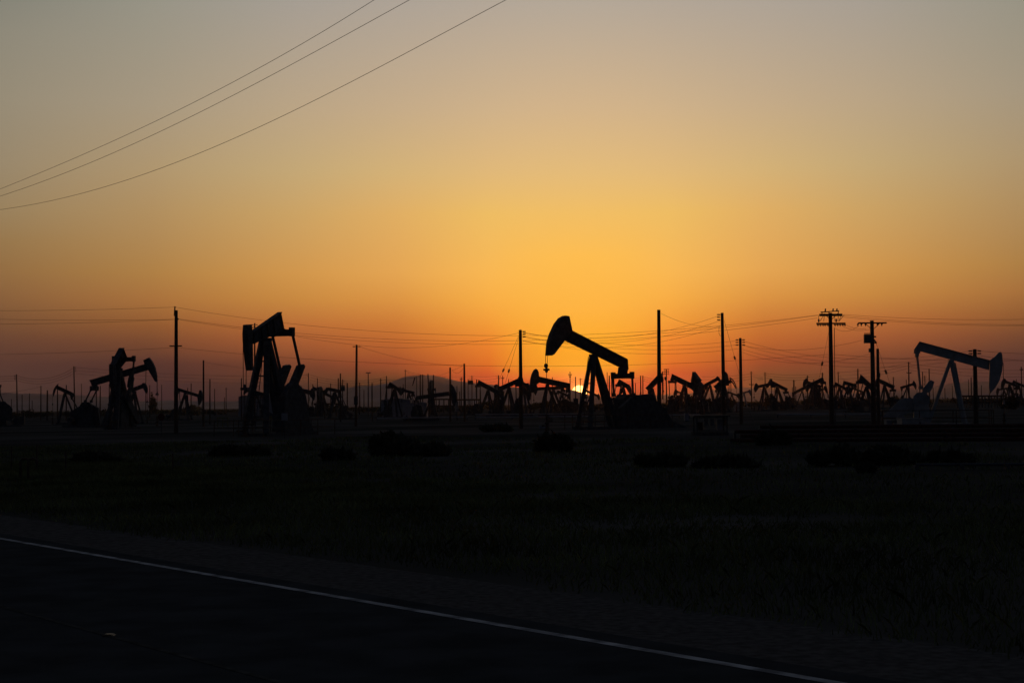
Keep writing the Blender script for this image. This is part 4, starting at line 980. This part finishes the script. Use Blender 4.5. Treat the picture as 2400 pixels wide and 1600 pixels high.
shrub('pale dry bush beside the raised-head left pumpjack rod', 358, 966, 20, 48, 900, 'stem')
shrub('leafy bush by the gear of the raised-head left pumpjack', 180, 962, 50, 26, 900)
shrub('small dark tumbleweed tuft on the field edge at right', 2030, 1108, 40, 14, 900)
shrub('spiky small bush at the right end of the stacked pipes', 2372, 1030, 30, 26, 900)

FB = 'dark bushes along the far field edge'
for u, v, w_, h_, lb in ((1806, 950, 30, 32, 'far dark bush mass under the falling beam right of the thin pole'), (1852, 950, 26, 20, 'far dark bush left of the long rising beam foot'), (1150, 956, 60, 26, 'far dark bush mass left of the guyed pole'),
                         (1655, 955, 40, 24, 'far dark bush left of the jumper-loop pole foot'), (1985, 952, 70, 26, 'far dark bush mass between the tall crossarm poles'), (1340, 958, 40, 12, 'far low bush under the sun'),
                         (455, 962, 34, 14, 'far low bush by the drooping-head pumpjack'), (700, 968, 50, 22, 'far dark bush right of the end-on pumpjack'), (2370, 960, 60, 40, 'far dark bush mass at the right frame edge'),
                         (1580, 952, 50, 24, 'far dark bush mass under the lifted beam and equalizer'), (1622, 954, 40, 28, 'far dark bush below the nearly end-on pumpjack with narrow tail'), (1710, 950, 40, 18, 'far low bush below the perforated curved head'),
                         (1905, 950, 70, 22, 'far dark bush mass left of the double-crossarm pole foot'), (2040, 950, 50, 26, 'far dark bush mass behind the transformer pole foot'), (2105, 946, 40, 22, 'far dark bush left of the blue-grey belt guard'),
                         (1275, 956, 70, 18, 'far dark bush mass under the rounded-head pumpjack'), (765, 962, 60, 16, 'far low bush below the platform pole')):
    shrub(lb, u, v, w_, h_, 900, 'leaf', FB)

# grass verge, built as one sheet of blades
def blades(n, o0, o1, a0, a1, hmin, hmax, thr, wid, fade=0.0):
    al = a0 + (a1 - a0) * nr.random(n); of = o0 + (o1 - o0) * nr.random(n) ** 1.0
    x = E0.x + e.x * al + nrm.x * of; y = E0.y + e.y * al + nrm.y * of
    keep = np.zeros(n, bool); hs = np.zeros(n)
    for i in range(n):
        q = noise.noise(Vector((x[i] * .22, y[i] * .22, 0))) * .6 + noise.noise(Vector((x[i] * .9, y[i] * .9, 4))) * .4
        ed = min(1, (of[i] - o0) / 1.2)
        if q + ed * .9 - fade * max(0, of[i] - o0) > thr + (nr.random() - .5) * .3 and abs(x[i]) < 9 + y[i] * .40 and y[i] > 2:
            keep[i] = True; hs[i] = (hmin + (hmax - hmin) * nr.random()) * (.55 + .45 * ed) * (.75 + q * .6)
    x, y, hs = x[keep], y[keep], hs[keep]; n = len(x)
    an = nr.random(n) * 2 * math.pi; w = wid * (.6 + .8 * nr.random(n)) * (1 + y / 40)
    z = np.array([G(a, b) for a, b in zip(x, y)])
    base = np.stack([x, y, z], 1); sd = np.stack([np.cos(an) * w, np.sin(an) * w, np.zeros(n)], 1)
    ln = nr.normal(size=(n, 2)) * .5 * hs[:, None]
    mid = base + np.stack([ln[:, 0] * .35, ln[:, 1] * .35, hs * .6], 1); tip = base + np.stack([ln[:, 0], ln[:, 1], hs], 1)
    v = np.stack([base - sd, base + sd, mid + sd * .6, tip, mid - sd * .6], 1).reshape(-1, 3)
    return v, np.arange(5 * n).reshape(-1, 5)
v1, f1 = blades(150000, SH - .25, SH + 15, -40, 48, .05, .25, .22, .006, .045)
v2, f2 = blades(110000, SH + 4, SH + 52, -70, 66, .06, .22, .40, .008, .016)
o = np_obj('grass', np.concatenate([v1, v2]), np.concatenate([f1, f2 + len(v1)]), 'grass'); tag(o, kind='stuff')
# far scrub along the horizon
ce, ra = [], []
for i in range(520):
    y = 520 + 900 * nr.random(); x = (nr.random() * 2 - 1) * y * .36
    hgt = .6 + 1.6 * nr.random() ** 3
    ce.append((x, y, SLOPE * x + hgt * .3)); ra.append((2 + 5 * nr.random(), 2, hgt))
v3, f3 = leaf_cloud(ce, ra, 26000, .55, -99)
tag(np_obj('distant_scrub', v3, f3, 'leaf'), kind='stuff')

# the dusty evening air over the field
hz = MB().box((0, 6000, 30), (14000, 13200, 360)).build('haze', 'rock')
hm_ = bpy.data.materials.new('haze_air'); hm_.use_nodes = True
t = hm_.node_tree; t.nodes.remove(t.nodes['Principled BSDF'])
pv = t.nodes.new('ShaderNodeVolumePrincipled'); pv.inputs['Density'].default_value = 2.3e-5; pv.inputs['Color'].default_value = (.86, .74, .70, 1); pv.inputs['Anisotropy'].default_value = .85
t.links.new(pv.outputs[0], t.nodes['Material Output'].inputs['Volume'])
hz.data.materials.clear(); hz.data.materials.append(hm_)
tag(hz, kind='stuff')
